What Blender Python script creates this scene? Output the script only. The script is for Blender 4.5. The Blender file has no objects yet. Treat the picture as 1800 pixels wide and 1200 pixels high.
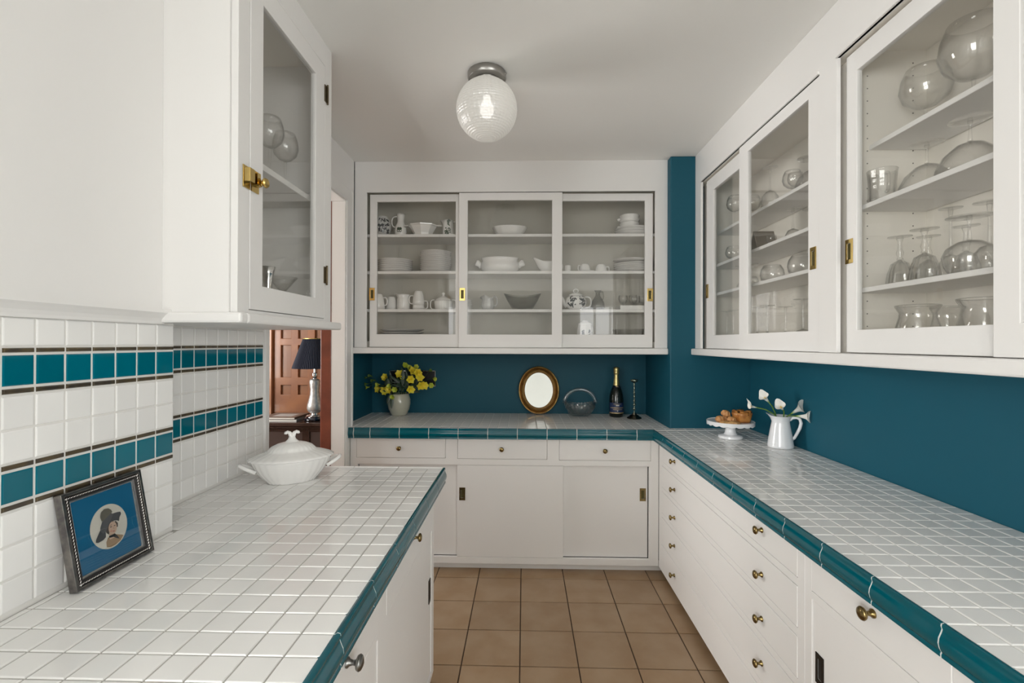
import bpy, bmesh, math, random
from mathutils import Vector, Matrix
random.seed(7)
PI = math.pi
sc = bpy.context.scene
COL = sc.collection

# ------------------------------------------------------------------ camera
YAW, PIT, ROLL, EYE = .0257, .0035, .003, 1.40
fw = Vector((-math.sin(YAW) * math.cos(PIT), math.cos(YAW) * math.cos(PIT), math.sin(PIT)))
rt = Vector((math.cos(YAW), math.sin(YAW), 0))
up = rt.cross(fw)
r2 = rt * math.cos(ROLL) + up * math.sin(ROLL)
u2 = up * math.cos(ROLL) - rt * math.sin(ROLL)
cam = bpy.data.objects.new('camera', bpy.data.cameras.new('camera'))
COL.objects.link(cam)
M = Matrix((r2, u2, -fw)).transposed().to_4x4()
M.translation = (0, 0, EYE)
cam.matrix_world = M
cam.data.sensor_width = 36
cam.data.lens = 829.3 / 1800 * 36
cam.data.clip_start = .02
sc.camera = cam

# ------------------------------------------------------------------ world, daylight, exposure
w = bpy.data.worlds.new('world'); sc.world = w; w.use_nodes = True
w.node_tree.nodes['Background'].inputs[0].default_value = (.80, .88, 1, 1)
w.node_tree.nodes['Background'].inputs[1].default_value = .6
def area(name, loc, rot, sx, sy, power, col=(1, 1, 1)):
    l = bpy.data.lights.new(name, 'AREA'); l.shape = 'RECTANGLE'; l.size = sx; l.size_y = sy
    l.energy = power; l.color = col
    o = bpy.data.objects.new(name, l); o.location = loc; o.rotation_euler = rot; COL.objects.link(o)
    return o
# daylight at the rear kitchen windows; side and hall windows are added fill
DAY = (.99, .988, .968)
area('daylight_kitchen_window', (1.75, -4.58, 1.55), (-PI/2, 0, PI), 1.1, 1.4, 18, DAY)
area('daylight_kitchen_window', (-1.75, -4.58, 1.55), (-PI/2, 0, PI), 1.1, 1.4, 18, DAY)
area('added_side_fill', (2.58, -3.0, 1.62), (0, PI/2, 0), 1.64, 2.6, 88, DAY)
area('added_side_fill', (-2.58, -3.0, 1.62), (0, -PI/2, 0), 1.64, 2.6, 175, DAY)
area('added_hall_fill', (-3.28, 2.7, 1.55), (0, -PI/2, 0), 1.3, 1.3, 60, (1, .97, .93))
sc.view_settings.view_transform = 'Standard'
sc.view_settings.look = 'None'
sc.view_settings.gamma = 1
sc.view_settings.use_curve_mapping = False
sc.view_settings.exposure = .41
sc.cycles.max_bounces = 10
sc.cycles.diffuse_bounces = 6
sc.cycles.transparent_max_bounces = 40
sc.cycles.caustics_reflective = False
sc.cycles.caustics_refractive = False

# ------------------------------------------------------------------ materials
def mat(name, col, rough=.5, metal=0, spec=.5, coat=0, var=0, noise=None, bump=0, bscale=60, trans=0):
    m = bpy.data.materials.new(name); m.use_nodes = True
    nt = m.node_tree; b = nt.nodes['Principled BSDF']
    b.inputs['Base Color'].default_value = (*col, 1)
    b.inputs['Roughness'].default_value = rough
    b.inputs['Metallic'].default_value = metal
    b.inputs['Specular IOR Level'].default_value = spec
    b.inputs['Coat Weight'].default_value = coat
    b.inputs['Coat Roughness'].default_value = .03
    src = None
    if noise:
        col2, scale, detail = noise
        tc = nt.nodes.new('ShaderNodeTexCoord'); n = nt.nodes.new('ShaderNodeTexNoise')
        n.inputs['Scale'].default_value = scale; n.inputs['Detail'].default_value = detail
        oi = nt.nodes.new('ShaderNodeObjectInfo'); add = nt.nodes.new('ShaderNodeVectorMath')
        nt.links.new(tc.outputs['Object'], add.inputs[0]); nt.links.new(oi.outputs['Location'], add.inputs[1])
        nt.links.new(add.outputs[0], n.inputs['Vector'])
        mx = nt.nodes.new('ShaderNodeMix'); mx.data_type = 'RGBA'
        mx.inputs['A'].default_value = (*col, 1); mx.inputs['B'].default_value = (*col2, 1)
        mr = nt.nodes.new('ShaderNodeMapRange'); mr.inputs[1].default_value = .35; mr.inputs[2].default_value = .65
        nt.links.new(n.outputs['Fac'], mr.inputs[0]); nt.links.new(mr.outputs[0], mx.inputs['Factor'])
        src = mx.outputs['Result']
    if var:
        oi = nt.nodes.new('ShaderNodeObjectInfo'); hs = nt.nodes.new('ShaderNodeHueSaturation')
        mr = nt.nodes.new('ShaderNodeMapRange'); mr.inputs[3].default_value = 1 - var; mr.inputs[4].default_value = 1 + var
        nt.links.new(oi.outputs['Random'], mr.inputs[0]); nt.links.new(mr.outputs[0], hs.inputs['Value'])
        hs.inputs['Color'].default_value = (*col, 1)
        if src: nt.links.new(src, hs.inputs['Color'])
        src = hs.outputs[0]
    if src: nt.links.new(src, b.inputs['Base Color'])
    if bump:
        tc = nt.nodes.new('ShaderNodeTexCoord'); n = nt.nodes.new('ShaderNodeTexNoise'); bp = nt.nodes.new('ShaderNodeBump')
        n.inputs['Scale'].default_value = bscale; n.inputs['Detail'].default_value = 3
        bp.inputs['Strength'].default_value = bump; bp.inputs['Distance'].default_value = .002
        nt.links.new(tc.outputs['Object'], n.inputs['Vector']); nt.links.new(n.outputs['Fac'], bp.inputs['Height'])
        nt.links.new(bp.outputs[0], b.inputs['Normal'])
    return m

def glass_mat(name, tint, edge, f0, fpow, rough=0.0, edgemix=1.0):
    """thin clear glass: light passes straight through, rim and grazing angles reflect"""
    m = bpy.data.materials.new(name); m.use_nodes = True; nt = m.node_tree; nt.nodes.clear()
    out = nt.nodes.new('ShaderNodeOutputMaterial'); mix = nt.nodes.new('ShaderNodeMixShader')
    tr = nt.nodes.new('ShaderNodeBsdfTransparent'); gl = nt.nodes.new('ShaderNodeBsdfGlossy')
    gl.inputs['Roughness'].default_value = rough
    lw = nt.nodes.new('ShaderNodeLayerWeight'); lw.inputs[0].default_value = .5
    pw = nt.nodes.new('ShaderNodeMath'); pw.operation = 'POWER'; pw.inputs[1].default_value = fpow
    mr = nt.nodes.new('ShaderNodeMapRange'); mr.inputs[3].default_value = f0; mr.inputs[4].default_value = .85
    nt.links.new(lw.outputs['Facing'], pw.inputs[0]); nt.links.new(pw.outputs[0], mr.inputs[0])
    cm = nt.nodes.new('ShaderNodeMix'); cm.data_type = 'RGBA'
    cm.inputs['A'].default_value = (*tint, 1); cm.inputs['B'].default_value = (*edge, 1)
    p2 = nt.nodes.new('ShaderNodeMath'); p2.operation = 'POWER'; p2.inputs[1].default_value = 2.2
    nt.links.new(lw.outputs['Facing'], p2.inputs[0]); nt.links.new(p2.outputs[0], cm.inputs['Factor'])
    nt.links.new(cm.outputs['Result'], tr.inputs['Color'])
    nt.links.new(mr.outputs[0], mix.inputs[0]); nt.links.new(tr.outputs[0], mix.inputs[1]); nt.links.new(gl.outputs[0], mix.inputs[2])
    nt.links.new(mix.outputs[0], out.inputs[0])
    return m

def emit_mat(name, col, s):
    m = bpy.data.materials.new(name); m.use_nodes = True; nt = m.node_tree; nt.nodes.clear()
    out = nt.nodes.new('ShaderNodeOutputMaterial'); e = nt.nodes.new('ShaderNodeEmission')
    e.inputs[0].default_value = (*col, 1); e.inputs[1].default_value = s
    nt.links.new(e.outputs[0], out.inputs[0]); return m

WHITE = mat('white_paint', (.80, .79, .775), .38, bump=.04, bscale=25)
CEIL = mat('ceiling_paint', (.86, .855, .83), .85, bump=.05, bscale=120)
CREAM = mat('cabinet_interior_paint', (.84, .805, .74), .5)
BLUE = mat('blue_paint', (.007, .088, .132), .5, spec=.3, bump=.05, bscale=40)
TILE = mat('white_glazed_tile', (.83, .825, .81), .10, spec=.45, var=.03)
GROUT = mat('pale_grout', (.74, .73, .70), .9, bump=.2, bscale=200)
GROUTD = mat('shaded_counter_grout', (.42, .41, .385), .9, bump=.2, bscale=200)  # darker grout copy for the left counter, its weaker light put into colour
TEAL = mat('teal_glazed_tile', (.0, .135, .19), .07, spec=.4, var=.12)
TEALE = mat('teal_edge_tile', (.0, .092, .122), .08, spec=.45, var=.10)
BRONZ = mat('bronze_glazed_tile', (.15, .115, .065), .22, metal=.55, var=.15, noise=((.09, .075, .06), 40, 2))
FLOORT = mat('terracotta_floor_tile', (.265, .166, .088), .32, var=.08, noise=((.315, .215, .13), 7, 3), bump=.08, bscale=30)
FGROUT = mat('brown_floor_grout', (.07, .045, .03), .9)
BRASS = mat('polished_brass', (.62, .45, .16), .16, metal=1)
ABRASS = mat('aged_brass', (.30, .22, .09), .25, metal=1, noise=((.22, .16, .07), 60, 2))
DBRASS = mat('dark_brass_recess', (.10, .085, .03), .4, metal=.7)
DARKM = mat('dark_bronze_metal', (.035, .033, .03), .35, metal=.8)
PEWTER = mat('pewter_metal', (.22, .22, .21), .3, metal=1)
NICKEL = mat('brushed_nickel', (.36, .35, .33), .3, metal=1)
CHROME = mat('chrome', (.75, .75, .75), .08, metal=1)
PANE = glass_mat('window_pane_glass', (.99, .99, .985), (.9, .91, .9), .035, 4.0)
GLASS = glass_mat('clear_glassware', (.998, .998, .996), (.87, .87, .86), .06, 2.6)
GREYG = glass_mat('smoky_glassware', (.80, .80, .78), (.30, .30, .28), .04, 3.0)
CUTG = glass_mat('cut_crystal', (.97, .97, .965), (.86, .87, .87), .09, 2.0, .0)
CHINA = mat('white_china', (.87, .86, .84), .12, coat=.3)
CHINAD = mat('grey_white_china', (.60, .60, .585), .15, coat=.3)
IRON = mat('white_ironstone', (.86, .85, .83), .16, coat=.3)
DARKPAT = mat('black_painted_pattern', (.03, .035, .04), .2)
GREENPAT = mat('green_painted_pattern', (.06, .09, .05), .2)
TRACK = mat('dark_gap', (.05, .045, .04), .8)

# ------------------------------------------------------------------ mesh helpers
WL = {}
def wl(o): return WL.get(o.name, Vector((0, 0, 0))) if o else Vector((0, 0, 0))
class MB:
    def __init__(s): s.v = []; s.f = []; s.m = []; s.cur = 0
    def face(s, idx): s.f.append(tuple(idx)); s.m.append(s.cur)
    def box(s, x0, x1, y0, y1, z0, z1):
        if x0 > x1: x0, x1 = x1, x0
        if y0 > y1: y0, y1 = y1, y0
        if z0 > z1: z0, z1 = z1, z0
        b = len(s.v)
        s.v += [(x, y, z) for z in (z0, z1) for y in (y0, y1) for x in (x0, x1)]
        for q in ((0, 2, 3, 1), (4, 5, 7, 6), (0, 1, 5, 4), (2, 6, 7, 3), (0, 4, 6, 2), (1, 3, 7, 5)): s.face([b + i for i in q])
        return s
    def lathe(s, prof, n=28, c=(0, 0, 0), fn=None, sx=1, sy=1, closed=False):
        b = len(s.v); rings = []
        for r, z in prof:
            if r < 1e-6:
                rings.append([len(s.v)]); s.v.append((c[0], c[1], c[2] + z))
            else:
                ring = []
                for i in range(n):
                    a = 2 * PI * i / n
                    k = fn(a, r, z) if fn else 1
                    if isinstance(k, tuple): k, dz = k
                    else: dz = 0
                    ring.append(len(s.v)); s.v.append((c[0] + sx * r * k * math.cos(a), c[1] + sy * r * k * math.sin(a), c[2] + z + dz))
                rings.append(ring)
        pairs = list(zip(rings, rings[1:]))
        if closed: pairs.append((rings[-1], rings[0]))
        for A, B in pairs:
            if len(A) == 1 and len(B) == 1: continue
            for i in range(n):
                j = (i + 1) % n
                if len(A) == 1: s.face((A[0], B[j], B[i]))
                elif len(B) == 1: s.face((A[i], A[j], B[0]))
                else: s.face((A[i], A[j], B[j], B[i]))
        return s
    def tube(s, pts, r, n=8, cap=True, flat=1.0):
        pts = [Vector(p) for p in pts]; N = len(pts)
        rs = r if isinstance(r, (list, tuple)) else [r] * N
        t0 = (pts[1] - pts[0]).normalized()
        ref = Vector((0, 0, 1)) if abs(t0.z) < .9 else Vector((1, 0, 0))
        nx = t0.cross(ref).normalized(); rings = []
        for i, p in enumerate(pts):
            t = (pts[min(i + 1, N - 1)] - pts[max(i - 1, 0)])
            if t.length < 1e-9: t = t0
            t.normalize(); nx = (nx - t * nx.dot(t)).normalized(); ny = t.cross(nx)
            ring = []
            for k in range(n):
                a = 2 * PI * k / n; q = p + nx * (rs[i] * math.cos(a)) + ny * (rs[i] * flat * math.sin(a))
                ring.append(len(s.v)); s.v.append(tuple(q))
            rings.append(ring)
        for A, B in zip(rings, rings[1:]):
            for i in range(n): s.face((A[i], A[(i + 1) % n], B[(i + 1) % n], B[i]))
        if cap: s.face(rings[0][::-1]); s.face(rings[-1])
        return s
    def prism(s, pts, d0, d1, fn):
        """closed outline in 2D, extruded d0..d1; fn(u, v, d) -> xyz"""
        b = len(s.v); n = len(pts)
        for d in (d0, d1):
            for u, v in pts: s.v.append(tuple(fn(u, v, d)))
        s.face([b + i for i in range(n)][::-1]); s.face([b + n + i for i in range(n)])
        for i in range(n):
            j = (i + 1) % n; s.face((b + i, b + j, b + n + j, b + n + i))
        return s
    def ball(s, c, r, n=12, m=8, sc_=(1, 1, 1)):
        prof = [(r * math.sin(PI * i / m), -r * math.cos(PI * i / m)) for i in range(m + 1)]
        b = len(s.v); s.lathe(prof, n)
        for i in range(b, len(s.v)):
            x, y, z = s.v[i]; s.v[i] = (c[0] + x * sc_[0], c[1] + y * sc_[1], c[2] + z * sc_[2])
        return s
    def xf(s, fn, start=0):
        for i in range(start, len(s.v)): s.v[i] = tuple(fn(*s.v[i]))
        return s
    def obj(s, name, mats, parent=None, smooth=False, bevel=0, seg=2, local=False, kind=None, fixn=True):
        me = bpy.data.meshes.new(name)
        if local: c = Vector((0, 0, 0))
        else:
            xs = list(zip(*s.v)); c = Vector([(min(a) + max(a)) / 2 for a in xs])
        me.from_pydata([tuple(Vector(p) - c) for p in s.v], [], s.f)
        mats = mats if isinstance(mats, (list, tuple)) else [mats]
        for m in mats: me.materials.append(m)
        me.polygons.foreach_set('material_index', s.m)
        if fixn:
            bm = bmesh.new(); bm.from_mesh(me); bmesh.ops.recalc_face_normals(bm, faces=bm.faces); bm.to_mesh(me); bm.free()
        if smooth:
            me.polygons.foreach_set('use_smooth', [True] * len(me.polygons))
            if smooth != 'all': me.set_sharp_from_angle(angle=math.radians(38))
        me.update()
        o = bpy.data.objects.new(name, me); COL.objects.link(o)
        if parent: o.parent = parent
        if local: o.location = (0, 0, 0); WL[o.name] = wl(parent).copy()
        else: o.location = c - wl(parent); WL[o.name] = c
        if bevel:
            bv = o.modifiers.new('bevel', 'BEVEL'); bv.width = bevel; bv.segments = seg; bv.limit_method = 'ANGLE'; bv.harden_normals = False
        if kind: o['kind'] = kind
        return o
def thing(name, label, cat, loc=(0, 0, 0), group=None):
    o = bpy.data.objects.new(name, None); COL.objects.link(o); o.location = loc; o.empty_display_size = .05
    WL[o.name] = Vector(loc); tag(o, label, cat, group); return o
def tag(o, label, cat, group=None):
    o['label'] = label; o['category'] = cat
    if group: o['group'] = group
    return o
def place(o, loc, rz=0, s=None):
    o.location = loc; o.rotation_euler = (0, 0, rz); WL[o.name] = Vector(loc)
    if s: o.scale = (s, s, s)
    return o
def copy_tree(o, parent=None):
    c = o.copy(); COL.objects.link(c); c.parent = parent
    for ch in list(o.children): copy_tree(ch, c)
    return c
def struct(o): o['kind'] = 'structure'; return o
def bx(name, m, x0, x1, y0, y1, z0, z1, parent=None, bevel=0, seg=2):
    return MB().box(x0, x1, y0, y1, z0, z1).obj(name, m, parent, bevel=bevel, seg=seg)
def uv_box(mb, ax, u0, u1, v0, v1, d0, d1):
    if ax == 'Y': mb.box(u0, u1, d0, d1, v0, v1)
    else: mb.box(d0, d1, u0, u1, v0, v1)
def face_frame(mb, ax, outer, holes, d0, d1):
    """flat board with rectangular openings, one closed shell without inner seams"""
    u0, u1, v0, v1 = outer
    us = sorted({u0, u1} | {x for h in holes for x in h[:2]}); vs = sorted({v0, v1} | {x for h in holes for x in h[2:]})
    us = [u for u in us if u0 - 1e-9 <= u <= u1 + 1e-9]; vs = [v for v in vs if v0 - 1e-9 <= v <= v1 + 1e-9]
    solid_ = {}
    for i in range(len(us) - 1):
        for j in range(len(vs) - 1):
            um, vm = (us[i] + us[i + 1]) / 2, (vs[j] + vs[j + 1]) / 2
            solid_[i, j] = not any(h[0] < um < h[1] and h[2] < vm < h[3] for h in holes)
    ids = {}
    def V(i, j, k):
        if (i, j, k) not in ids:
            d = (d0, d1)[k]; ids[i, j, k] = len(mb.v)
            mb.v.append((us[i], d, vs[j]) if ax == 'Y' else (d, us[i], vs[j]))
        return ids[i, j, k]
    for (i, j), ok in solid_.items():
        if not ok: continue
        for k in (0, 1): mb.face((V(i, j, k), V(i + 1, j, k), V(i + 1, j + 1, k), V(i, j + 1, k)))
        for di, dj, p, q in ((-1, 0, (i, j), (i, j + 1)), (1, 0, (i + 1, j), (i + 1, j + 1)), (0, -1, (i, j), (i + 1, j)), (0, 1, (i, j + 1), (i + 1, j + 1))):
            if not solid_.get((i + di, j + dj), False): mb.face((V(*p, 0), V(*q, 0), V(*q, 1), V(*p, 1)))

# ---- glazed tile pieces
TM = {}
def tile_mesh(wd, ht, t, c, m):
    key = (round(wd, 5), round(ht, 5), round(t, 5), m.name)
    if key in TM: return TM[key]
    me = bpy.data.meshes.new('tile'); rings = [(0, 0), (0, t - c), (c * .3, t - c * .3), (c, t)]
    v = []; f = []
    for i, z in rings: v += [(-wd/2 + i, -ht/2 + i, z), (wd/2 - i, -ht/2 + i, z), (wd/2 - i, ht/2 - i, z), (-wd/2 + i, ht/2 - i, z)]
    for k in range(3):
        for i in range(4): j = (i + 1) % 4; f.append((4*k + i, 4*k + j, 4*k + 4 + j, 4*k + 4 + i))
    f.append((12, 13, 14, 15)); me.from_pydata(v, [], f); me.materials.append(m); me.update()
    TM[key] = me; return me
def tile(parent, name, m, x, y, z, wd, ht, facing='Z', t=.007, c=.0022, tilt=.0):
    o = bpy.data.objects.new(name, tile_mesh(wd, ht, t, c, m)); COL.objects.link(o); o.parent = parent
    o.location = Vector((x, y, z)) - wl(parent)
    a, b = random.uniform(-tilt, tilt), random.uniform(-tilt, tilt)
    if facing == 'Z': o.rotation_euler = (a, b, 0)
    elif facing == 'X': o.rotation_euler = Matrix(((0, 0, 1), (1, 0, 0), (0, 1, 0))).to_euler(); o.rotation_euler.x += a; o.rotation_euler.z += b * .5
    return o

# ================================================================== SETTING
ZC = .876; CEILZ = 2.565
TX0, TY0, TW = -.0145, 2.051, .2551
fl = struct(bx('floor', FGROUT, -2.6, 2.6, -4.6, 3.7, -.12, -.004))
for i in range(-3, 5):
    for j in range(-9, 5):
        x0 = TX0 + i * TW; y0 = TY0 + j * TW
        if x0 > .95 or x0 + TW < -.62 or y0 < -.3 or y0 > 3.0: continue
        tile(fl, 'floor_tile', FLOORT, x0 + TW/2, y0 + TW/2, -.006, TW - .005, TW - .005, t=.006, c=.002, tilt=.0008)
fr = MB()
fr.box(-2.6, 2.6, -4.6, -.3, -.004, -.0005)
fr.obj('floor_behind', mat('kitchen_bounce_floor', (.46, .455, .44), .4), fl)  # unseen floor made pale and neutral to bounce light onto the ceiling
struct(bx('ceiling', CEIL, -2.7, 2.7, -4.7, 3.7, CEILZ, CEILZ + .1))
# kitchen shell made up behind the camera to carry the daylight: wall with a window opening and two side walls with windows added for fill
mb = MB(); face_frame(mb, 'Y', (-2.6, 2.6, 0, CEILZ), [(1.2, 2.3, .85, 2.25), (-2.3, -1.2, .85, 2.25)], -4.55, -4.45); struct(mb.obj('wall_kitchen_rear', mat('low_bounce_grey', (.42, .42, .40), .6)))  # unseen rear wall, greyed to lower its bounce
mb = MB(); face_frame(mb, 'X', (-4.55, .25, 0, CEILZ), [(-4.3, -1.7, .8, 2.44)], 2.5, 2.6); struct(mb.obj('wall_kitchen_right', WHITE))
mb = MB(); face_frame(mb, 'X', (-4.55, .25, 0, CEILZ), [(-4.3, -1.7, .8, 2.44)], -2.6, -2.5); struct(mb.obj('wall_kitchen_left', WHITE))
def window(name, ax, u0, u1, v0, v1, d0, d1, nu):
    mb = MB(); hs = []
    wv = (v1 - v0 - .05) / 2
    wu = (u1 - u0 - .05 * (nu + 1)) / nu
    for i in range(nu):
        a = u0 + .05 + i * (wu + .05)
        hs += [(a, a + wu, v0 + .04, v0 + .02 + wv), (a, a + wu, v0 + .06 + wv, v1 - .04)]
    face_frame(mb, ax, (u0, u1, v0, v1), hs, d0, d1); struct(mb.obj(name, WHITE))
window('window_1', 'Y', 1.2, 2.3, .85, 2.25, -4.53, -4.48, 3)
window('window_5', 'Y', -2.3, -1.2, .85, 2.25, -4.53, -4.48, 3)
window('added_window_2', 'X', -4.3, -1.7, .8, 2.44, 2.53, 2.57, 4)  # unseen side window, added to hold the right fill lamp
window('added_window_3', 'X', -4.3, -1.7, .8, 2.44, -2.57, -2.53, 4)  # unseen side window, added to hold the left fill lamp
struct(bx('wall_right', BLUE, 1.40, 1.5, .25, 2.955, 0, CEILZ))
struct(bx('wall_right_return', WHITE, 1.40, 2.6, .15, .25, 0, CEILZ))
struct(bx('wall_column', BLUE, .907, 1.5, 2.955, 3.66, 0, CEILZ, bevel=.006))
struct(bx('wall_back', BLUE, -1.25, .907, 3.54, 3.66, 0, CEILZ))
struct(bx('wall_back_return', BLUE, -1.25, -1.148, 2.96, 3.54, 0, CEILZ))
# left wall: boxed-out part near the camera, tiled recess, doorway
NEARX, RECX, WALLX = -.98, -1.12, -1.095
TBASE = .006                                                     # tile relief above the grout
wn = struct(bx('wall_left_near', GROUT, -1.35, NEARX - .0022, .25, 1.297, 0, 1.46))
wu_ = struct(bx('wall_left_near_upper', WHITE, -1.35, NEARX, .25, 1.252, 1.46, CEILZ))
struct(bx('wall_left_return', WHITE, -2.6, NEARX - .004, .15, .25, 0, CEILZ))
wr = struct(bx('wall_left_recess', GROUT, -1.35, RECX - .0022, 1.297, 2.012, 0, 1.47))
struct(bx('wall_left_over', WHITE, -1.225, WALLX, 1.252, 2.845, 2.26, CEILZ))
struct(bx('wall_left_behind_cabinet', WHITE, -1.225, -1.10, 1.252, 2.012, 1.47, 2.26))
struct(bx('wall_left_far', WHITE, -1.225, WALLX, 2.845, 3.0, 0, CEILZ))
mb = MB(); prof = [(0, 1.448), (.006, 1.448), (.008, 1.455), (.012, 1.463), (.020, 1.472), (.026, 1.478), (.026, 1.487), (0, 1.487)]
mb.prism(prof, .25, 1.252, lambda u, v, d: (NEARX + u, d, v)); struct(mb.obj('trim_1', WHITE))
# doorway lining and casing
mb = MB(); mb.box(-1.175, -1.112, 2.004, 2.036, 0, 2.26); struct(mb.obj('trim_2', WHITE, bevel=.003))
mb = MB(); mb.box(-1.172, -1.088, 2.838, 2.862, 0, 2.26); mb.box(-1.172, -1.088, 2.04, 2.862, 2.2602, 2.275); struct(mb.obj('trim_3', WHITE, bevel=.002))
mb = MB(); face_frame(mb, 'X', (1.95, 2.925, 0, 2.345), [(1.0, 2.85, -1, 2.268)], -1.097, -1.080); mb.box(-1.097, -1.074, 2.9255, 2.94, 0, 2.345)
struct(mb.obj('trim_4', WHITE, bevel=.003))
WOODR = mat('mahogany_casing', (.22, .055, .03), .3, coat=.2, noise=((.15, .035, .02), 9, 3))
WOODB = mat('brown_stained_wood', (.30, .115, .04), .35, coat=.2, noise=((.22, .08, .03), 6, 4))
WOODP = mat('brown_door_panel', (.25, .10, .035), .35, coat=.2, noise=((.20, .075, .028), 6, 4))
WOODD = mat('dark_polished_wood', (.045, .025, .02), .18, coat=.4, noise=((.03, .016, .012), 8, 3))
mb = MB(); mb.box(-1.235, -1.172, 2.836, 2.862, 0, 2.27); mb.box(-1.24, -1.225, 2.842, 2.95, 0, 2.35); struct(mb.obj('trim_5', WOODR, bevel=.003))
# hall beyond the doorway
struct(bx('floor_hall', WOODB, -3.25, -1.225, .9, 4.4, -.12, 0))
struct(bx('ceiling_hall', CEIL, -3.35, -1.225, .9, 4.4, 2.6, 2.7))
HALLW = mat('hall_wall_paint', (.55, .45, .34), .8)
struct(bx('wall_hall_back', WOODR, -3.25, -1.148, 4.2, 4.3, 0, 2.6))
struct(bx('wall_hall_front', HALLW, -3.25, -1.35, .9, 1.0, 0, 2.6))
mb = MB(); face_frame(mb, 'X', (.9, 4.3, 0, 2.6), [(2.05, 3.35, .9, 2.2)], -3.25, -3.15); struct(mb.obj('wall_hall_left', HALLW))
window('added_window_4', 'X', 2.05, 3.35, .9, 2.2, -3.22, -3.18, 2)  # unseen window added to light the hall
struct(bx('wall_hall_side', HALLW, -1.24, -1.149, 3.0, 4.2, 0, 2.6))
# panelled door at the end of the hall
d1 = bpy.data.objects.new('door_1', None); COL.objects.link(d1); d1.location = (-1.9, 4.18, 0); WL['door_1'] = Vector(d1.location); struct(d1)
px = [(-2.165, -2.075), (-2.01, -1.925), (-1.86, -1.775), (-1.71, -1.62), (-1.555, -1.47)]
rows = [(.12, .60), (.935, 1.02), (1.09, 1.375), (1.435, 1.72), (1.79, 1.95)]
holes = [(a, b, c, d) for a, b in px for c, d in rows]
mb = MB(); face_frame(mb, 'Y', (-2.23, -1.40, .01, 2.05), holes, 4.150, 4.185); mb.obj('door_frame', WOODB, d1, bevel=.004)
for a, b, c, d in holes:
    bx('panel', WOODP, a, b, c, d, 4.0, 4.0) if False else MB().box(a, b, 4.168, 4.184, c, d).obj('panel', WOODP, d1)
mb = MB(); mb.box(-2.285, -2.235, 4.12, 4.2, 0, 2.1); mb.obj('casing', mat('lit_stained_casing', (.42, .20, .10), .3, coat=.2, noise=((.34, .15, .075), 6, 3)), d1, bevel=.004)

# ---- backsplash tiles
GP = .0625
def splash(parent, X, cols, tag_rows):
    for y0, y1 in cols:
        for z0, z1, m in tag_rows:
            g = .0018 if m is TILE else .0026
            tile(parent, 'wall_tile', m, X - .006, (y0 + y1) / 2, (z0 + z1) / 2, y1 - y0 - 2*g, z1 - z0 - 2*g, 'X', t=.006 + (.0012 if m is BRONZ else 0), c=.0026, tilt=.004)
zr = [(1.3905, 1.448, TILE), (1.3765, 1.3905, BRONZ), (1.312, 1.3765, TEAL), (1.297, 1.312, BRONZ), (1.231, 1.297, TILE), (1.1665, 1.231, TILE),
      (1.152, 1.1665, BRONZ), (1.089, 1.152, TEAL), (1.0745, 1.089, BRONZ), (1.010, 1.0745, TILE), (.9465, 1.010, TILE), (.8835, .9465, TILE)]
ncols = [(1.2335 - (k + 1) * .0622, 1.2335 - k * .0622) for k in range(9)]
splash(wn, NEARX, [(1.2335, 1.297)] + ncols, zr)
rcols = [(2.0 - (k + 1) * .0606, 2.0 - k * .0606) for k in range(11)] + [(1.299, 2.0 - 11 * .0606)]
zr2 = [(1.388, 1.449, TILE)] + zr[1:]
splash(wr, RECX, rcols, zr2)

# ================================================================== WORKTOPS
EDGE = [(0, .0), (.0045, .0026), (.0095, .0012), (.0105, -.004), (.0085, -.010), (.0105, -.016), (.0148, -.026), (.0160, -.036), (.0135, -.046), (.0095, -.053), (.0112, -.057), (.0108, -.062), (-.006, -.062), (-.006, -.002)]
EMESH = {}
def edge_piece(parent, L, loc, ang, m=TEALE, name='edge_tile', inset=0):
    key = (round(L, 4), m.name, inset)
    if key not in EMESH:
        mb = MB(); pts = [(u - inset if u > 0 else u, v + (-inset if v > -.001 else 0)) for u, v in EDGE]
        mb.prism(pts, -L/2, L/2, lambda u, v, d: (u, d, v))
        me = bpy.data.meshes.new(name); me.from_pydata(mb.v, [], mb.f); me.materials.append(m)
        bm = bmesh.new(); bm.from_mesh(me); bmesh.ops.recalc_face_normals(bm, faces=bm.faces); bm.to_mesh(me); bm.free()
        me.polygons.foreach_set('use_smooth', [True] * len(me.polygons)); me.set_sharp_from_angle(angle=math.radians(50)); me.update()
        EMESH[key] = me
    o = bpy.data.objects.new(name, EMESH[key]); COL.objects.link(o); o.parent = parent
    o.location = Vector(loc) - wl(parent); o.rotation_euler = (0, 0, ang); return o
EGROUT = mat('edge_grout', (.74, .74, .71), .8)
# left worktop: front edge X=-.338 facing +X
LX, LEND, LT = -.338, 1.9715, .0627
lw_ = thing('tiled_worktop', 'white square-tiled worktop with teal edge tiles carrying the tureen and portrait', 'worktop', (-.7, 1.2, ZC))
mb = MB(); mb.box(NEARX - .003, LX, .42, LEND, ZC - .062, ZC - .0025); mb.box(RECX - .003, NEARX, 1.298, LEND, ZC - .062, ZC - .0025); mb.obj('grout_bed', GROUTD, lw_)
def ztile(parent, x0, x1, y0, y1, m=TILE):
    if x1 - x0 < .012 or y1 - y0 < .012: return
    tile(parent, 'counter_tile', m, (x0 + x1) / 2, (y0 + y1) / 2, ZC - .0074, x1 - x0 - .0032, y1 - y0 - .0032, 'Z', tilt=.0035)
ys = [.843 + k * LT for k in range(-6, 19)]
for y0, y1 in zip(ys, ys[1:]):
    lim = NEARX if y1 < 1.34 else RECX
    x = LX
    while x > lim + .012:
        a = max(x - LT, lim); lo = a
        yy0 = max(y0, 1.299) if (a < NEARX - .02 and y0 < 1.299) else y0
        ztile(lw_, a, x, yy0, y1); x -= LT
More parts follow.
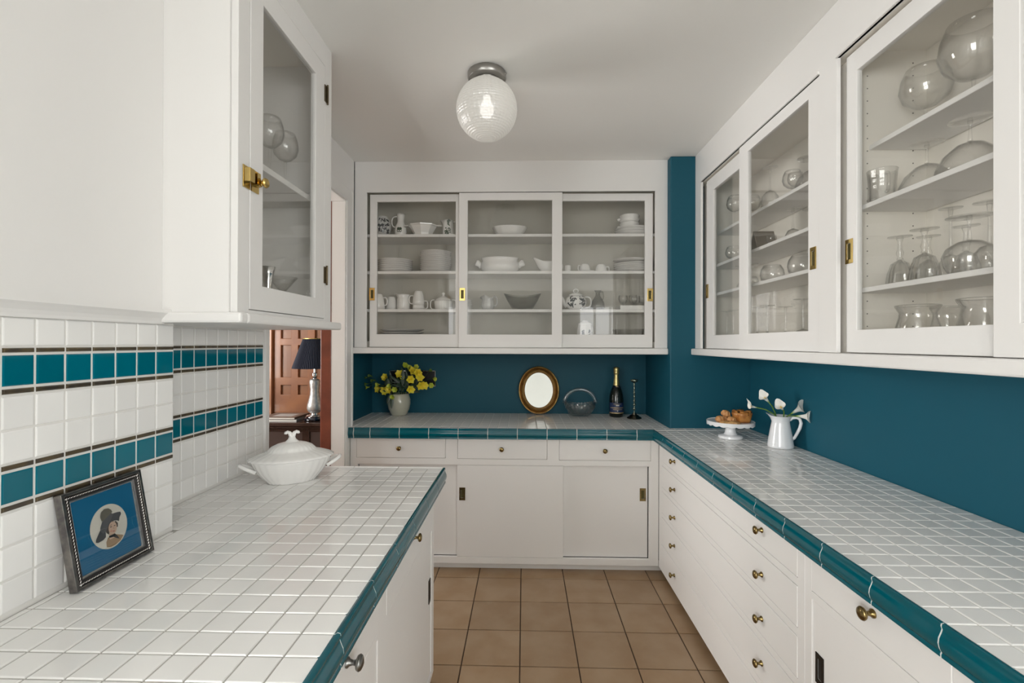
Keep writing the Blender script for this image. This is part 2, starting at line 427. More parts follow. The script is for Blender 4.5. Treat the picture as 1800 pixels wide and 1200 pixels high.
jo = [.843 + k * 3 * LT for k in range(-2, 7)]
for a, b in zip(jo, jo[1:]): edge_piece(lw_, b - a - .004, (LX, (a + b) / 2, ZC), 0)
edge_piece(lw_, jo[-1] - jo[0], (LX, (jo[0] + jo[-1]) / 2, ZC), 0, EGROUT, 'edge_grout', .0012)
xx = [LX - k * .188 for k in range(5)]
for a, b in zip(xx, xx[1:]): edge_piece(lw_, a - b - .004 if b > RECX else a - RECX, (((a + max(b, RECX)) / 2), LEND, ZC), PI/2, TILE)
# right and back worktop (one continuous L)
RX, BY, RT, BT = .793, 2.885, .0592, .0603
rw = thing('corner_tiled_worktop', 'long L-shaped white tiled worktop with teal edge below the blue wall', 'worktop', (.4, 2.2, ZC))
mb = MB(); mb.box(RX, 1.399, .42, BY, ZC - .062, ZC - .0025); mb.box(.9062, 1.399, BY, 2.954, ZC - .062, ZC - .0025); mb.box(-1.088, .906, BY, 3.539, ZC - .062, ZC - .0025)
mb.box(-1.147, -1.088, 2.962, 3.539, ZC - .062, ZC - .0025)
mb.obj('grout_bed', GROUT, rw)
rects = []
ry = [.907 + k * RT for k in range(-6, 34)]
for y0, y1 in zip(ry, ry[1:]):
    x = RX; y1 = min(y1, BY)
    while x < 1.388: rects.append((x, min(x + .0603, 1.398), y0, y1)); x += .0603
bxs = [.684 + k * BT for k in range(-30, 12)]
yb = [BY + k * .0605 for k in range(11)] + [3.538]
for y0, y1 in zip(yb, yb[1:]):
    for x0, x1 in zip(bxs, bxs[1:]):
        lim1 = 1.398 if y1 <= 2.955 else .904
        lim0 = -1.09 if y1 < 2.96 else -1.145
        x0c, x1c = max(x0, lim0), min(x1, lim1)
        if y0 < 2.955 < y1 and x1c > .904:
            if x0c < .904: x1c = .904
        if x1c - x0c > .012: rects.append((x0c, x1c, y0, y1))
rects.append((.906, 1.398, 2.9455, 2.954))
rects.sort(key=lambda q: (q[2] + q[3]) / 2 + (0 if q[0] > .79 else 3))
for q in rects[:300]: ztile(rw, *q)
mb = MB()
for x0, x1, y0, y1 in rects[300:]:
    if y1 - y0 < .006: continue
    b = len(mb.v); g = .0016; c = .003; a1, a2 = random.uniform(-.0035, .0035), random.uniform(-.0035, .0035)
    for i, z in ((0, -.007), (0, -.003), (c * .3, -.0009), (c, 0)):
        for (x, y) in ((x0+g+i, y0+g+i), (x1-g-i, y0+g+i), (x1-g-i, y1-g-i), (x0+g+i, y1-g-i)):
            mb.v.append((x, y, ZC + z + a1 * (x - (x0+x1)/2) + a2 * (y - (y0+y1)/2)))
    for k in range(3):
        for i in range(4): j = (i + 1) % 4; mb.face((b+4*k+i, b+4*k+j, b+4*k+4+j, b+4*k+4+i))
    mb.face((b+12, b+13, b+14, b+15))
mb.obj('counter_tiles', TILE, rw, kind='stuff', fixn=False)
jo = [.907 + k * 3 * RT for k in range(-3, 12)]; jo = [j for j in jo if j < BY - .03] + [BY - .002]
for a, b in zip(jo, jo[1:]): edge_piece(rw, b - a - .004, (RX, (a + b) / 2, ZC), PI)
edge_piece(rw, jo[-1] - jo[0], (RX, (jo[0] + jo[-1]) / 2, ZC), PI, EGROUT, 'edge_grout', .0012)
jx = [RX - .002] + [.684 - k * 3 * BT for k in range(0, 10)] + [-1.046, -1.086]
for a, b in zip(jx, jx[1:]): edge_piece(rw, a - b - .004, ((a + b) / 2, BY, ZC), -PI/2)
edge_piece(rw, jx[0] - jx[-1], ((jx[0] + jx[-1]) / 2, BY, ZC), -PI/2, EGROUT, 'edge_grout', .0012)

# ================================================================== HARDWARE
def knob_mesh(mb, s=1.0):
    prof = [(0, 0), (.0095, 0), (.0095, .003), (.0060, .006), (.0045, .012), (.0055, .017), (.0125, .020), (.0145, .024), (.0125, .0275), (.007, .030), (0, .0308)]
    mb.lathe([(r * s, z * s) for r, z in prof], 20)
KM = {}
def knob(parent, loc, face, m=ABRASS, s=1.0):
    key = (m.name, s)
    if key not in KM:
        mb = MB(); knob_mesh(mb, s); me = bpy.data.meshes.new('knob'); me.from_pydata(mb.v, [], mb.f); me.materials.append(m)
        bm = bmesh.new(); bm.from_mesh(me); bmesh.ops.recalc_face_normals(bm, faces=bm.faces); bm.to_mesh(me); bm.free()
        me.polygons.foreach_set('use_smooth', [True] * len(me.polygons)); me.set_sharp_from_angle(angle=math.radians(60)); KM[key] = me
    o = bpy.data.objects.new('knob', KM[key]); COL.objects.link(o); o.parent = parent; o.location = Vector(loc) - wl(parent)
    o.rotation_euler = {'-Y': (PI/2, 0, 0), '-X': (0, -PI/2, 0), '+X': (0, PI/2, 0)}[face]
    return o
def pull(parent, ax, u, v, d, sgn, m=BRASS, wd=.036, ht=.082, inner=None):
    """flush pull: raised rim plate with a sunk cup; outward = sgn along axis"""
    mb = MB(); fr_ = .0095
    face_frame(mb, ax, (u - wd/2, u + wd/2, v - ht/2, v + ht/2), [(u - wd/2 + fr_, u + wd/2 - fr_, v - ht/2 + fr_*1.5, v + ht/2 - fr_*1.5)], d, d + sgn * .003)
    mb.cur = 1
    uv_box(mb, ax, u - wd/2 + fr_, u + wd/2 - fr_, v - ht/2 + fr_*1.5, v + ht/2 - fr_*1.5, d - sgn * .004, d + sgn * .0006)
    return mb.obj('flush_pull', [m, inner or DBRASS], parent, bevel=.001, seg=1)
def glazed_door(parent, ax, u0, u1, v0, v1, g, d0, d1, pulls=(), sgn=-1, name='sliding_door'):
    """frame with glazing opening g=(u0,u1,v0,v1); front plane d0, back d1"""
    mb = MB(); face_frame(mb, ax, (u0, u1, v0, v1), [g], d0, d1)
    dr = mb.obj(name, WHITE, parent, bevel=.0018)
    m = (d0 + d1) / 2; mb = MB(); uv_box(mb, ax, g[0] - .004, g[1] + .004, g[2] - .004, g[3] + .004, m - .0015, m + .0015); mb.obj('glass_pane', PANE, dr)
    for u, v in pulls: pull(dr, ax, u, v, d0, sgn)
    return dr

# ================================================================== BASE CABINETS
def drawers(parent, ax, holes, d0, d1, knobs, face, m=ABRASS, s=1.0):
    g = .0016
    for h, kl in zip(holes, knobs):
        mb = MB(); uv_box(mb, ax, h[0] + g, h[1] - g, h[2] + g, h[3] - g, d0, d1)
        dr = mb.obj('drawer_front', WHITE, parent, bevel=.0015)
        for (u, v) in kl:
            knob(dr, (u, d0, v) if ax == 'Y' else (d0, u, v), face, m, s)
# back base cabinet
FB = 2.905
bc = thing('base_cabinet', 'white base cabinet under the back counter with three drawers above sliding doors', 'cabinet', (-.15, 3.2, 0))
dh = [(-1.039, -.483, .688, .811), (-.4095, .144, .686, .811), (.2165, .776, .682, .811)]
so = (-1.031, .766, .082, .648)
mb = MB(); face_frame(mb, 'Y', (-1.077, .823, .042, .8135), dh + [so], FB, FB + .02); mb.obj('face_frame', WHITE, bc, bevel=.0012)
mb = MB(); mb.box(-1.077, .905, FB + .065, 3.53, .042, .8135); mb.obj('carcass', TRACK, bc)
mb = MB(); mb.box(-1.077, .86, FB + .035, FB + .06, 0, .05); mb.obj('kickboard', WHITE, bc)
drawers(bc, 'Y', dh, FB - .001, FB + .019, [[(-.769, .7505)], [(-.1355, .749)], [(.4945, .745)]], '-Y')
for u0, u1, d in ((-1.029, -.36, FB + .024), (-.4115, .2425, FB + .002), (.20, .7625, FB + .024)):
    mb = MB(); mb.box(u0, u1, d, d + .018, .0835, .6465); dr = mb.obj('sliding_door', WHITE, bc, bevel=.0015)
    if u0 > -.5: pull(dr, 'Y', -.379 if u0 < 0 else .733, .4695, d, -1, ABRASS, .037, .079)
# right base: chest of five long drawers
FR = .825
rc = thing('drawer_chest', 'white built-in chest of five long drawers with paired brass knobs', 'cabinet', (1.1, 2.15, 0))
zd = [(.697, .812), (.546, .6725), (.393, .521), (.232, .367), (.058, .2045)]
dh = [(1.4435, 2.845, a, b) for a, b in zd]
mb = MB(); face_frame(mb, 'X', (1.4085, 2.9045, .042, .8135), dh, FR, FR + .02); mb.obj('face_frame', WHITE, rc, bevel=.0012)
bx('carcass', TRACK, FR + .021, 1.395, 1.4085, 2.90, .042, .8135, rc)
bx('kickboard', WHITE, FR + .06, FR + .08, 1.4085, 2.90, 0, .042, rc)
drawers(rc, 'X', dh, FR - .001, FR + .019, [[(1.655, z), (2.60, z)] for z in (.7565, .603, .4505, .297, .137)], '-X')
# right base: near cabinet with drawer over sliding door
nc = thing('base_cabinet', 'white base cabinet nearest on the right, one drawer over a door with dark pull', 'cabinet', (1.1, .9, 0))
dh = [(.93, 1.375, .694, .812), (.45, .885, .694, .812)]; so = (.45, 1.375, .085, .671)
mb = MB(); face_frame(mb, 'X', (.42, 1.4075, .042, .8135), dh + [so], FR, FR + .02); mb.obj('face_frame', WHITE, nc, bevel=.0012)
bx('carcass', TRACK, FR + .052, 1.395, .42, 1.4075, .042, .8135, nc)
bx('kickboard', WHITE, FR + .06, FR + .08, .42, 1.4075, 0, .042, nc)
drawers(nc, 'X', dh, FR - .001, FR + .019, [[(1.135, .766)], [(.66, .766)]], '-X', s=1.12)
for u0, u1, d in ((.93, 1.372, FR + .003), (.453, .96, FR + .025)):
    mb = MB(); mb.box(d, d + .018, u0, u1, .0865, .6695); dr = mb.obj('sliding_door', WHITE, nc, bevel=.0015)
    if u0 > .9: pull(dr, 'X', 1.341, .490, d, -1, DARKM, .036, .085, mat('black_recess', (.015, .015, .015), .5))
# left base cabinet
FL = -.372
lc = thing('base_cabinet', 'white base cabinet under the left counter with brass and pewter knobs', 'cabinet', (-.7, 1.2, 0))
dh = [(1.275, 1.905, .657, .806), (.60, 1.20, .657, .806)]; so = [(1.275, 1.905, .07, .640), (.60, 1.20, .07, .640)]
mb = MB(); face_frame(mb, 'X', (.42, 1.952, .042, .8135), dh + so, FL - .02, FL); mb.obj('face_frame', WHITE, lc, bevel=.0012)
bx('carcass', WHITE, -.975, FL - .045, .42, 1.952, .042, .8135, lc)
bx('carcass_end', WHITE, -1.115, -.975, 1.30, 1.952, .0, .8135, lc)
bx('end_panel', WHITE, -.975, FL - .0205, 1.935, 1.952, .0, .8135, lc)
bx('kickboard', WHITE, FL - .08, FL - .06, .42, 1.93, 0, .042, lc)
drawers(lc, 'X', dh[:1], FL + .001, FL - .019, [[(1.575, .748)]], '+X')
drawers(lc, 'X', dh[1:], FL + .001, FL - .019, [[(.985, .728)]], '+X', PEWTER, 1.15)
for h in so:
    mb = MB(); mb.box(FL - .022, FL - .003, h[0] + .002, h[1] - .002, h[2] + .002, h[3] - .002); dr = mb.obj('sliding_door', WHITE, lc, bevel=.0015)
    if h[0] > 1: pull(dr, 'X', 1.872, .413, FL - .003, 1, DARKM, .032, .092)

# ================================================================== UPPER CABINETS
ZL0, ZL1 = 1.331, 1.370                                    # ledge
INSHADE = mat('shaded_cabinet_interior', (.56, .54, .48), .5)  # darker copy of the interior paint, the cabinet's shade put into its colour
# back upper cabinet
uc = thing('glazed_wall_cabinet', 'white wall cabinet of crockery with three sliding glass doors above the blue niche', 'cabinet', (-.1, 3.2, 1.331))
FY = 3.01
mb = MB(); face_frame(mb, 'Y', (-1.0945, .9065, 1.3705, CEILZ), [(-1.015, .829, 1.3705, 2.366)], FY, FY + .014); mb.obj('face_frame', WHITE, uc, bevel=.0015)
bx('ledge', WHITE, -1.1, .9065, 2.988, 3.33, ZL0, ZL1 - .0005, uc, bevel=.006)
bx('top_stop', WHITE, -1.015, .829, FY - .006, FY + .01, 2.366, 2.378, uc)
mb = MB(); mb.box(-1.0945, .9065, 3.30, 3.32, 1.3705, CEILZ - .001); mb.obj('back_panel', INSHADE, uc)
mb = MB(); mb.box(-1.09, -1.032, 3.0605, 3.30, 1.3705, 2.40); mb.box(.84, .9, 3.0605, 3.30, 1.3705, 2.40); mb.obj('side_panel', INSHADE, uc)
bx('top_panel', INSHADE, -1.09, .9, 3.024, 3.30, 2.40, 2.42, uc)
bx('floor_panel', INSHADE, -1.032, .84, 3.062, 3.30, 1.3705, 1.41, uc)
BS = [1.62, 1.869, 2.110]
for z in BS: bx('shelf', WHITE, -1.032, .84, 3.062, 3.30, z - .019, z, uc, bevel=.002)
glazed_door(uc, 'Y', -1.005, -.405, 1.3725, 2.363, (-.958, -.40 - .045, 1.456, 2.316), FY + .030, FY + .048, [(-.989, 1.7155)])
glazed_door(uc, 'Y', -.42, .2415, 1.3715, 2.364, (-.364, .1765, 1.455, 2.3145), FY + .004, FY + .022, [(-.397, 1.712)])
glazed_door(uc, 'Y', .19, .822, 1.3725, 2.363, (.236, .772, 1.457, 2.3155), FY + .030, FY + .048, [(.805, 1.712)])
# right upper cabinet
ru = thing('glazed_wall_cabinet', 'long white wall cabinet of glassware with sliding glass doors on the right', 'cabinet', (1.2, 1.7, 1.331))
FX = 1.06
mb = MB(); face_frame(mb, 'X', (.42, 2.954, 1.3705, CEILZ), [(1.725, 2.862, 1.3705, 2.372), (.47, 1.629, 1.3705, 2.372)], FX, FX + .014); mb.obj('face_frame', WHITE, ru, bevel=.0015)
bx('ledge', WHITE, 1.034, 1.399, .42, 2.954, ZL0, ZL1 - .0005, ru, bevel=.006)
mb = MB(); mb.box(FX - .006, FX + .01, 1.725, 2.862, 2.372, 2.384); mb.box(FX - .006, FX + .01, .47, 1.629, 2.372, 2.384); mb.obj('top_stop', WHITE, ru)
bx('back_panel', CREAM, 1.345, 1.36, .42, 2.95, 1.3705, CEILZ - .001, ru)
bx('top_panel', CREAM, 1.12, 1.345, .42, 2.95, 2.385, 2.40, ru)
bx('top_panel', CREAM, 1.0745, 1.12, .42, 2.95, 2.376, 2.40, ru)
bx('floor_panel', CREAM, 1.116, 1.345, .42, 2.95, 1.3705, 1.41, ru)
for y0, y1 in ((2.86, 2.95), (1.612, 1.742), (.42, .47)): bx('divider', CREAM, 1.112, 1.345, y0, y1, 1.3705, 2.385, ru)
RS = [1.586, 1.860, 2.066]; AS = [1.696, 1.862, 2.066]
for z, x in zip(RS, (1.116, 1.116, 1.155)): bx('shelf', WHITE, x, 1.340, .475, 1.611, z - .016, z, ru, bevel=.002)
for z, x in zip(AS, (1.116, 1.116, 1.155)): bx('shelf', WHITE, x, 1.340, 1.743, 2.859, z - .016, z, ru, bevel=.002)
mb = MB()
for yy, sg in ((1.6115, -1), (2.8595, -1)):
    for x in (1.15, 1.30):
        for k in range(22):
            z = 1.46 + k * .042
            mb.box(x - .0016, x + .0016, yy - .0006, yy + .001, z - .0016, z + .0016)
mb.obj('shelf_pin_holes', TRACK, ru, kind='stuff')
glazed_door(ru, 'X', 2.33, 2.852, 1.3725, 2.369, (2.37, 2.752, 1.449, 2.29), FX + .030, FX + .048, [(2.838, 1.712)])
glazed_door(ru, 'X', 1.728, 2.366, 1.3715, 2.370, (1.797, 2.276, 1.449, 2.318), FX + .004, FX + .022, [(1.764, 1.716)])
glazed_door(ru, 'X', 1.05, 1.626, 1.3725, 2.369, (1.09, 1.575, 1.447, 2.300), FX + .030, FX + .048, [(1.610, 1.711)])
glazed_door(ru, 'X', .475, 1.099, 1.3715, 2.370, (.535, 1.040, 1.447, 2.318), FX + .004, FX + .022, [])
# left upper cabinet with hinged glass door
lu = thing('glazed_wall_cabinet', 'white wall cabinet at the left with one hinged glass door and brass latch', 'cabinet', (-.9, 1.6, 1.452))
CX = -.777
mb = MB(); face_frame(mb, 'X', (1.258, 1.875, 1.482, CEILZ), [(1.312, 1.812, 1.492, 2.474)], CX - .02, CX); mb.obj('face_frame', WHITE, lu, bevel=.0015)
bx('side_panel', WHITE, -1.098, CX - .0205, 1.2525, 1.2725, 1.452, CEILZ, lu)
bx('side_panel', WHITE, -1.094, CX - .0205, 1.855, 1.875, 1.482, CEILZ, lu)
bx('back_panel', CREAM, -1.094, -1.08, 1.2725, 1.855, 1.482, CEILZ - .001, lu)
bx('floor_panel', CREAM, -1.08, CX - .0205, 1.2725, 1.855, 1.482, 1.507, lu)
bx('top_panel', CREAM, -1.08, CX - .0205, 1.2725, 1.855, 2.50, 2.52, lu)
mb = MB(); mb.box(-1.098, CX + .022, 1.2735, 1.935, 1.452, 1.4815); mb.box(-1.0, CX + .022, 1.2385, 1.2735, 1.452, 1.4815); mb.obj('ledge', WHITE, lu, bevel=.007)
LS = 1.955
bx('shelf', WHITE, -1.08, -.812, 1.2725, 1.855, LS - .02, LS, lu, bevel=.002)
dr = glazed_door(lu, 'X', 1.314, 1.810, 1.494, 2.472, (1.379, 1.731, 1.566, 2.400), CX + .001, CX - .019, (), 1, 'hinged_door')
for z in (2.368, 1.662):
    mb = MB(); mb.box(CX + .001, CX + .004, 1.804, 1.822, z - .032, z + .032)
    mb.lathe([(0, -.038), (.0035, -.038), (.0042, -.034), (.0033, -.031), (.0042, -.030), (.0042, .030), (.0033, .031), (.0042, .034), (.0035, .038), (0, .038)], 10, (CX + .006, 1.823, z))
    mb.obj('hinge', mat('hinge_bronze', (.13, .10, .06), .3, metal=.9), lu)
la = MB(); zl = 1.862
la.box(CX, CX + .003, 1.278, 1.312, zl - .032, zl + .030); la.box(CX + .003, CX + .020, 1.281, 1.306, zl - .016, zl + .022)
la.obj('latch_keeper', BRASS, lu, bevel=.0012)
la = MB(); la.box(CX + .001, CX + .0045, 1.316, 1.352, zl - .032, zl + .030); la.box(CX + .0045, CX + .020, 1.317, 1.334, zl - .014, zl + .020)
o_ = len(la.v); la.lathe([(0, 0), (.0135, 0), (.0115, .010), (.007, .014), (.0065, .018), (.0125, .021), (.0145, .025), (.012, .030), (0, .032)], 20)
la.xf(lambda x, y, z: (CX + .004 + z, 1.343 + y, zl - .002 + x), o_)
la.obj('latch', BRASS, dr, smooth=True)

# ================================================================== CEILING LIGHT
cl = thing('ceiling_light', 'prismatic glass globe ceiling light on a round nickel mount', 'lamp', (-.164, 2.03, CEILZ))
mb = MB().lathe([(0, -.001), (.081, -.001), (.083, -.004), (.083, -.024), (.079, -.030), (.055, -.033), (0, -.033)], 40); mb.obj('mount', NICKEL, cl, smooth=True, local=True)
MB().lathe([(.05, -.030), (.052, -.034), (.05, -.042), (.045, -.042), (.045, -.03)], 32).obj('collar', NICKEL, cl, smooth=True, local=True)
MB().ball((.081, -.02, -.014), .005).obj('set_screw', NICKEL, cl, smooth=True, local=True)
gm = bpy.data.materials.new('prismatic_glass'); gm.use_nodes = True; nt = gm.node_tree; nt.nodes.clear()
out = nt.nodes.new('ShaderNodeOutputMaterial'); m1 = nt.nodes.new('ShaderNodeMixShader'); m2 = nt.nodes.new('ShaderNodeMixShader')
tl = nt.nodes.new('ShaderNodeBsdfTranslucent'); tl.inputs[0].default_value = (.86, .85, .82, 1)
tp = nt.nodes.new('ShaderNodeBsdfTransparent'); tp.inputs[0].default_value = (.9, .9, .88, 1); gg = nt.nodes.new('ShaderNodeBsdfGlossy'); gg.inputs['Roughness'].default_value = .12
df = nt.nodes.new('ShaderNodeBsdfDiffuse'); df.inputs[0].default_value = (.86, .85, .82, 1); m0 = nt.nodes.new('ShaderNodeMixShader'); m0.inputs[0].default_value = .5
nt.links.new(tl.outputs[0], m0.inputs[1]); nt.links.new(df.outputs[0], m0.inputs[2])
m1.inputs[0].default_value = .88; nt.links.new(tp.outputs[0], m1.inputs[1]); nt.links.new(m0.outputs[0], m1.inputs[2])
m2.inputs[0].default_value = .10; nt.links.new(m1.outputs[0], m2.inputs[1]); nt.links.new(gg.outputs[0], m2.inputs[2]); nt.links.new(m2.outputs[0], out.inputs[0])
NR, NA = 132, 180
prof = []
for i in range(NR + 1):
    a = .36 + (PI - .36) * i / NR
    rr = .1295 + (.0011 if (i // 2) % 2 else 0) * (1 if i < NR * .93 else 0)
    prof.append((max(rr * math.sin(a), 0 if i == NR else .001), -.158 + rr * math.cos(a)))
prof[-1] = (0, prof[-1][1])
mb = MB().lathe(prof, NA, fn=lambda a, r, z: 1 + (.007 if int(a / (2*PI) * NA + .5) % 4 < 2 else 0)); mb.obj('glass_globe', gm, cl, local=True)
MB().lathe([(0, -.195), (.020, -.188), (.030, -.168), (.029, -.150), (.016, -.115), (.013, -.10), (0, -.10)], 24).obj('bulb', emit_mat('warm_bulb', (1, .97, .93), 3), cl, smooth='all', local=True)
MB().lathe([(0, -.10), (.016, -.10), (.018, -.06), (.018, -.033), (0, -.033)], 20).obj('socket', WHITE, cl, smooth=True, local=True)

# ================================================================== TUREEN
tu = thing('soup_tureen', 'white lidded soup tureen with scroll finial on the left counter', 'tureen')
def fl24(amp): return lambda a, r, z: 1 + amp * math.cos(28 * a)
SX, SY = 1, .70
MB().lathe([(0, .004), (.070, .004), (.072, 0), (.083, 0), (.086, .006), (.100, .020), (.118, .042), (.130, .064), (.138, .083), (.139, .087), (.134, .087), (.125, .065), (.10, .03), (0, .012)], 112, fn=fl24(.010), sx=SX, sy=SY).obj('bowl', IRON, tu, smooth='all', local=True)
ld = MB().lathe([(.138, .0865), (.149, .089), (.1495, .092), (.142, .097), (.118, .106), (.092, .114), (.083, .119), (.080, .124), (.070, .133), (.050, .142), (.030, .147), (0, .1485)], 112, fn=fl24(.012), sx=SX, sy=SY).obj('lid', IRON, tu, smooth='all', local=True)
mb = MB().lathe([(.030, .144), (.022, .150), (.014, .158), (.011, .166), (.0115, .172), (0, .174)], 20, sx=1, sy=.75)
for sgn in (-1, 1): mb.tube([(0, 0, .160), (sgn * .004, 0, .172), (sgn * .009, 0, .181), (sgn * .016, 0, .1845), (sgn * .0215, 0, .182), (sgn * .0225, 0, .177)], [.009, .009, .007, .006, .006, .0055], 10)
mb.obj('finial', IRON, ld, smooth='all', local=True)
for sgn in (-1, 1):
    mb = MB(); pts = []
    for i in range(9):
        t = i / 8; yy = (t - .5) * .062
        k = math.sin(PI * t) ** .55
        pts.append((sgn * (.121 + .052 * k), yy * (1.0 + .15 * k), .050 + .026 * k))
    mb.tube(pts, .0068, 10); mb.obj('handle', IRON, tu, smooth='all', local=True)
place(tu, (-.882, 1.775, ZC), math.radians(30))

# ================================================================== FRAMED PORTRAIT
pf = thing('picture_frame', 'small silver beaded frame with a portrait of a lady in a large hat', 'picture')
FW, FH, FT = .204, .205, .018
SILV = mat('tarnished_silver', (.30, .28, .26), .25, metal=1, noise=((.16, .15, .15), 50, 2))
SILVB = mat('bright_silver', (.62, .60, .58), .2, metal=1)
BLK = mat('black_frame_channel', (.02, .018, .018), .3)
# local axes: u along +Y (photo right), v up, d outward (+X)
def L3(u, v, d): return (d, u, v)
mb = MB(); face_frame(mb, 'X', (0, FW, 0, FH), [(.007, FW - .007, .007, FH - .007)], 0, FT); mb.obj('outer_frame', SILV, pf, bevel=.0012, local=True)
mb = MB(); face_frame(mb, 'X', (.007, FW - .007, .007, FH - .007), [(.019, FW - .019, .019, FH - .019)], .002, FT - .004); mb.obj('frame_channel', BLK, pf, local=True)
mb = MB(); face_frame(mb, 'X', (.0165, FW - .0165, .0165, FH - .0165), [(.024, FW - .024, .024, FH - .024)], .002, FT - .007); mb.obj('inner_lip', SILVB, pf, bevel=.002, local=True)
mb = MB(); bp_ = .0066
def bead(u, v, along):
    k = len(mb.v); mb.ball((0, 0, 0), .0033, 6, 4, (1, 1.55, .8))
    ang = .6 if along == 'v' else .6
    if along == 'v': mb.xf(lambda x, y, z: (FT - .003 + x, u + y * math.sin(ang) * .6 + z * .5, v + y * math.cos(ang)), k)
    else: mb.xf(lambda x, y, z: (FT - .003 + x, u + y * math.cos(ang), v + y * math.sin(ang) * .6 + z * .5), k)
n = int((FW - .02) / bp_)
for i in range(n + 1):
    q = .0105 + i * (FW - .021) / n
    bead(.0115, q, 'v'); bead(FW - .0115, q, 'v'); bead(q, .0115, 'u'); bead(q, FH - .0115, 'u')
mb.obj('beading', SILVB, pf, smooth='all', local=True)
MATB = mat('blue_mount_board', (.0, .13, .28), .45)
mb = MB(); mb.box(.001, .008, .018, FW - .018, .018, FH - .018); mb.obj('mount_board', MATB, pf, local=True)
cu, cv, cr = FW * .515, FH * .49, .0475
def flat(name, pts, col, d, rough=.6):
    MB().prism(pts, d, d + .00018, L3).obj(name, mat('print_' + name, col, rough), pt, local=True)
def ell(u, v, a, b, rot=0, n=28, t0=0, t1=2*PI):
    r = []
    for i in range(n):
        t = t0 + (t1 - t0) * i / n; x, y = a * math.cos(t), b * math.sin(t)
        r.append((u + x * math.cos(rot) - y * math.sin(rot), v + x * math.sin(rot) + y * math.cos(rot)))
    return r
pt = MB().prism(ell(cu, cv, cr, cr * 1.04, 0, 48), .008, .0084, L3).obj('portrait_print', mat('portrait_paper', (.66, .64, .55), .6), pf, local=True)
s_ = cr
def P(l): return [(cu + x * s_, cv + y * s_) for x, y in l]
flat('ring', ell(cu, cv, cr * .96, cr, 0, 48), (.70, .68, .60), .0084)
flat('dress', P([(-.32, -.90), (-.30, -.66), (-.18, -.50), (.02, -.44), (.25, -.50), (.52, -.62), (.66, -.70), (.44, -.88), (.15, -.97), (-.10, -.98)]), (.33, .22, .12), .0086)
flat('neck', P([(-.12, -.42), (-.10, -.62), (.18, -.62), (.22, -.36), (.05, -.2)]), (.58, .42, .31), .0088)
flat('choker', P([(-.13, -.44), (-.11, -.53), (.10, -.57), (.27, -.70), (.40, -.78), (.34, -.62), (.24, -.50), (.21, -.44)]), (.03, .03, .035), .0090)
flat('hair', P(ell(0, 0, .1, .1)) and P([(-.24, .05), (-.22, -.25), (-.10, -.38), (.0, -.1), (.36, .12), (.46, -.02), (.42, -.20), (.36, -.05), (.2, .25), (-.1, .2)]), (.07, .05, .04), .0088)
flat('face', [(cu + s_ * (.14 + x), cv + s_ * (-.14 + y)) for x, y in ell(0, 0, .225, .30, -.12, 24)], (.62, .45, .34), .0091)
flat('cheek', ell(cu + .03 * s_, cv - .26 * s_, .06 * s_, .05 * s_), (.62, .33, .25), .0093)
flat('eye_shadow', ell(cu + .05 * s_, cv - .06 * s_, .055 * s_, .022 * s_, -.1), (.08, .06, .05), .0094)
flat('eye', ell(cu + .25 * s_, cv - .07 * s_, .045 * s_, .020 * s_, -.1), (.08, .06, .05), .0094)
flat('brow', P([(-.03, .0), (.08, .04), (.14, .01), (.07, .015)]), (.10, .07, .05), .0094)
flat('nose', P([(.17, -.07), (.22, -.20), (.16, -.21)]), (.50, .33, .24), .0094)
flat('lips', ell(cu + .16 * s_, cv - .305 * s_, .06 * s_, .022 * s_, .05), (.45, .12, .10), .0094)
flat('hat_brim', P([(-.80, -.34), (-.84, -.46), (-.72, -.52), (-.45, -.50), (-.30, -.42), (-.26, -.15), (-.12, .05), (.15, .20), (.42, .12), (.52, .05), (.58, .22), (.70, .35), (.68, .46), (.52, .50), (.30, .52), (.0, .42), (-.28, .26), (-.55, -.05), (-.70, -.22)]), (.075, .075, .08), .0096)
flat('hat_crown', P([(-.52, -.05), (-.50, .10), (-.36, .34), (-.10, .50), (.16, .58), (.28, .50), (.12, .30), (-.10, .05), (-.25, -.18), (-.42, -.20)]), (.11, .11, .115), .0098)
flat('hat_plume', P([(-.38, .36), (-.42, .58), (-.34, .78), (-.16, .88), (.06, .84), (.20, .72), (.24, .60), (.05, .52), (-.20, .40)]), (.16, .145, .11), .0100)
MB().box(.0112, .0122, .022, FW - .022, .022, FH - .022).obj('cover_glass', glass_mat('picture_glass', (.97, .97, .97), (.8, .8, .8), .04, 4), pf, local=True)
MB().box(-.003, 0, .012, FW - .012, .012, FH - .012).obj('backing_board', mat('brown_backing', (.14, .09, .05), .8), pf, local=True)
pf.location = (-.9412, .956, ZC + .0008); pf.rotation_euler = (0, math.radians(-10.4), 0)

# ================================================================== VASE OF YELLOW FLOWERS
va = thing('flower_vase', 'pale celadon ceramic vase holding yellow flowers in the blue niche', 'vase', (-.905, 3.40, ZC))
CEL = mat('celadon_glaze', (.46, .47, .40), .1, coat=.4, noise=((.50, .48, .37), 5, 2))
MB().lathe([(0, .003), (.042, .003), (.044, 0), (.050, 0), (.058, .012), (.074, .045), (.082, .085), (.081, .115), (.072, .145), (.069, .158), (.0665, .158), (.069, .143), (.076, .112), (.076, .08), (.05, .02), (0, .012)], 40).obj('vase_body', CEL, va, smooth='all', local=True)
STEM = mat('dark_green_stem', (.03, .07, .02), .5); LEAF = mat('dark_green_leaf', (.022, .05, .025), .4, var=.3)
YEL = mat('yellow_petal', (.80, .62, .03), .5, noise=((.72, .66, .06), 30, 2)); LIME = mat('lime_petal', (.38, .46, .03), .5, noise=((.50, .55, .08), 40, 2)); GRB = mat('green_bud', (.13, .22, .035), .5)
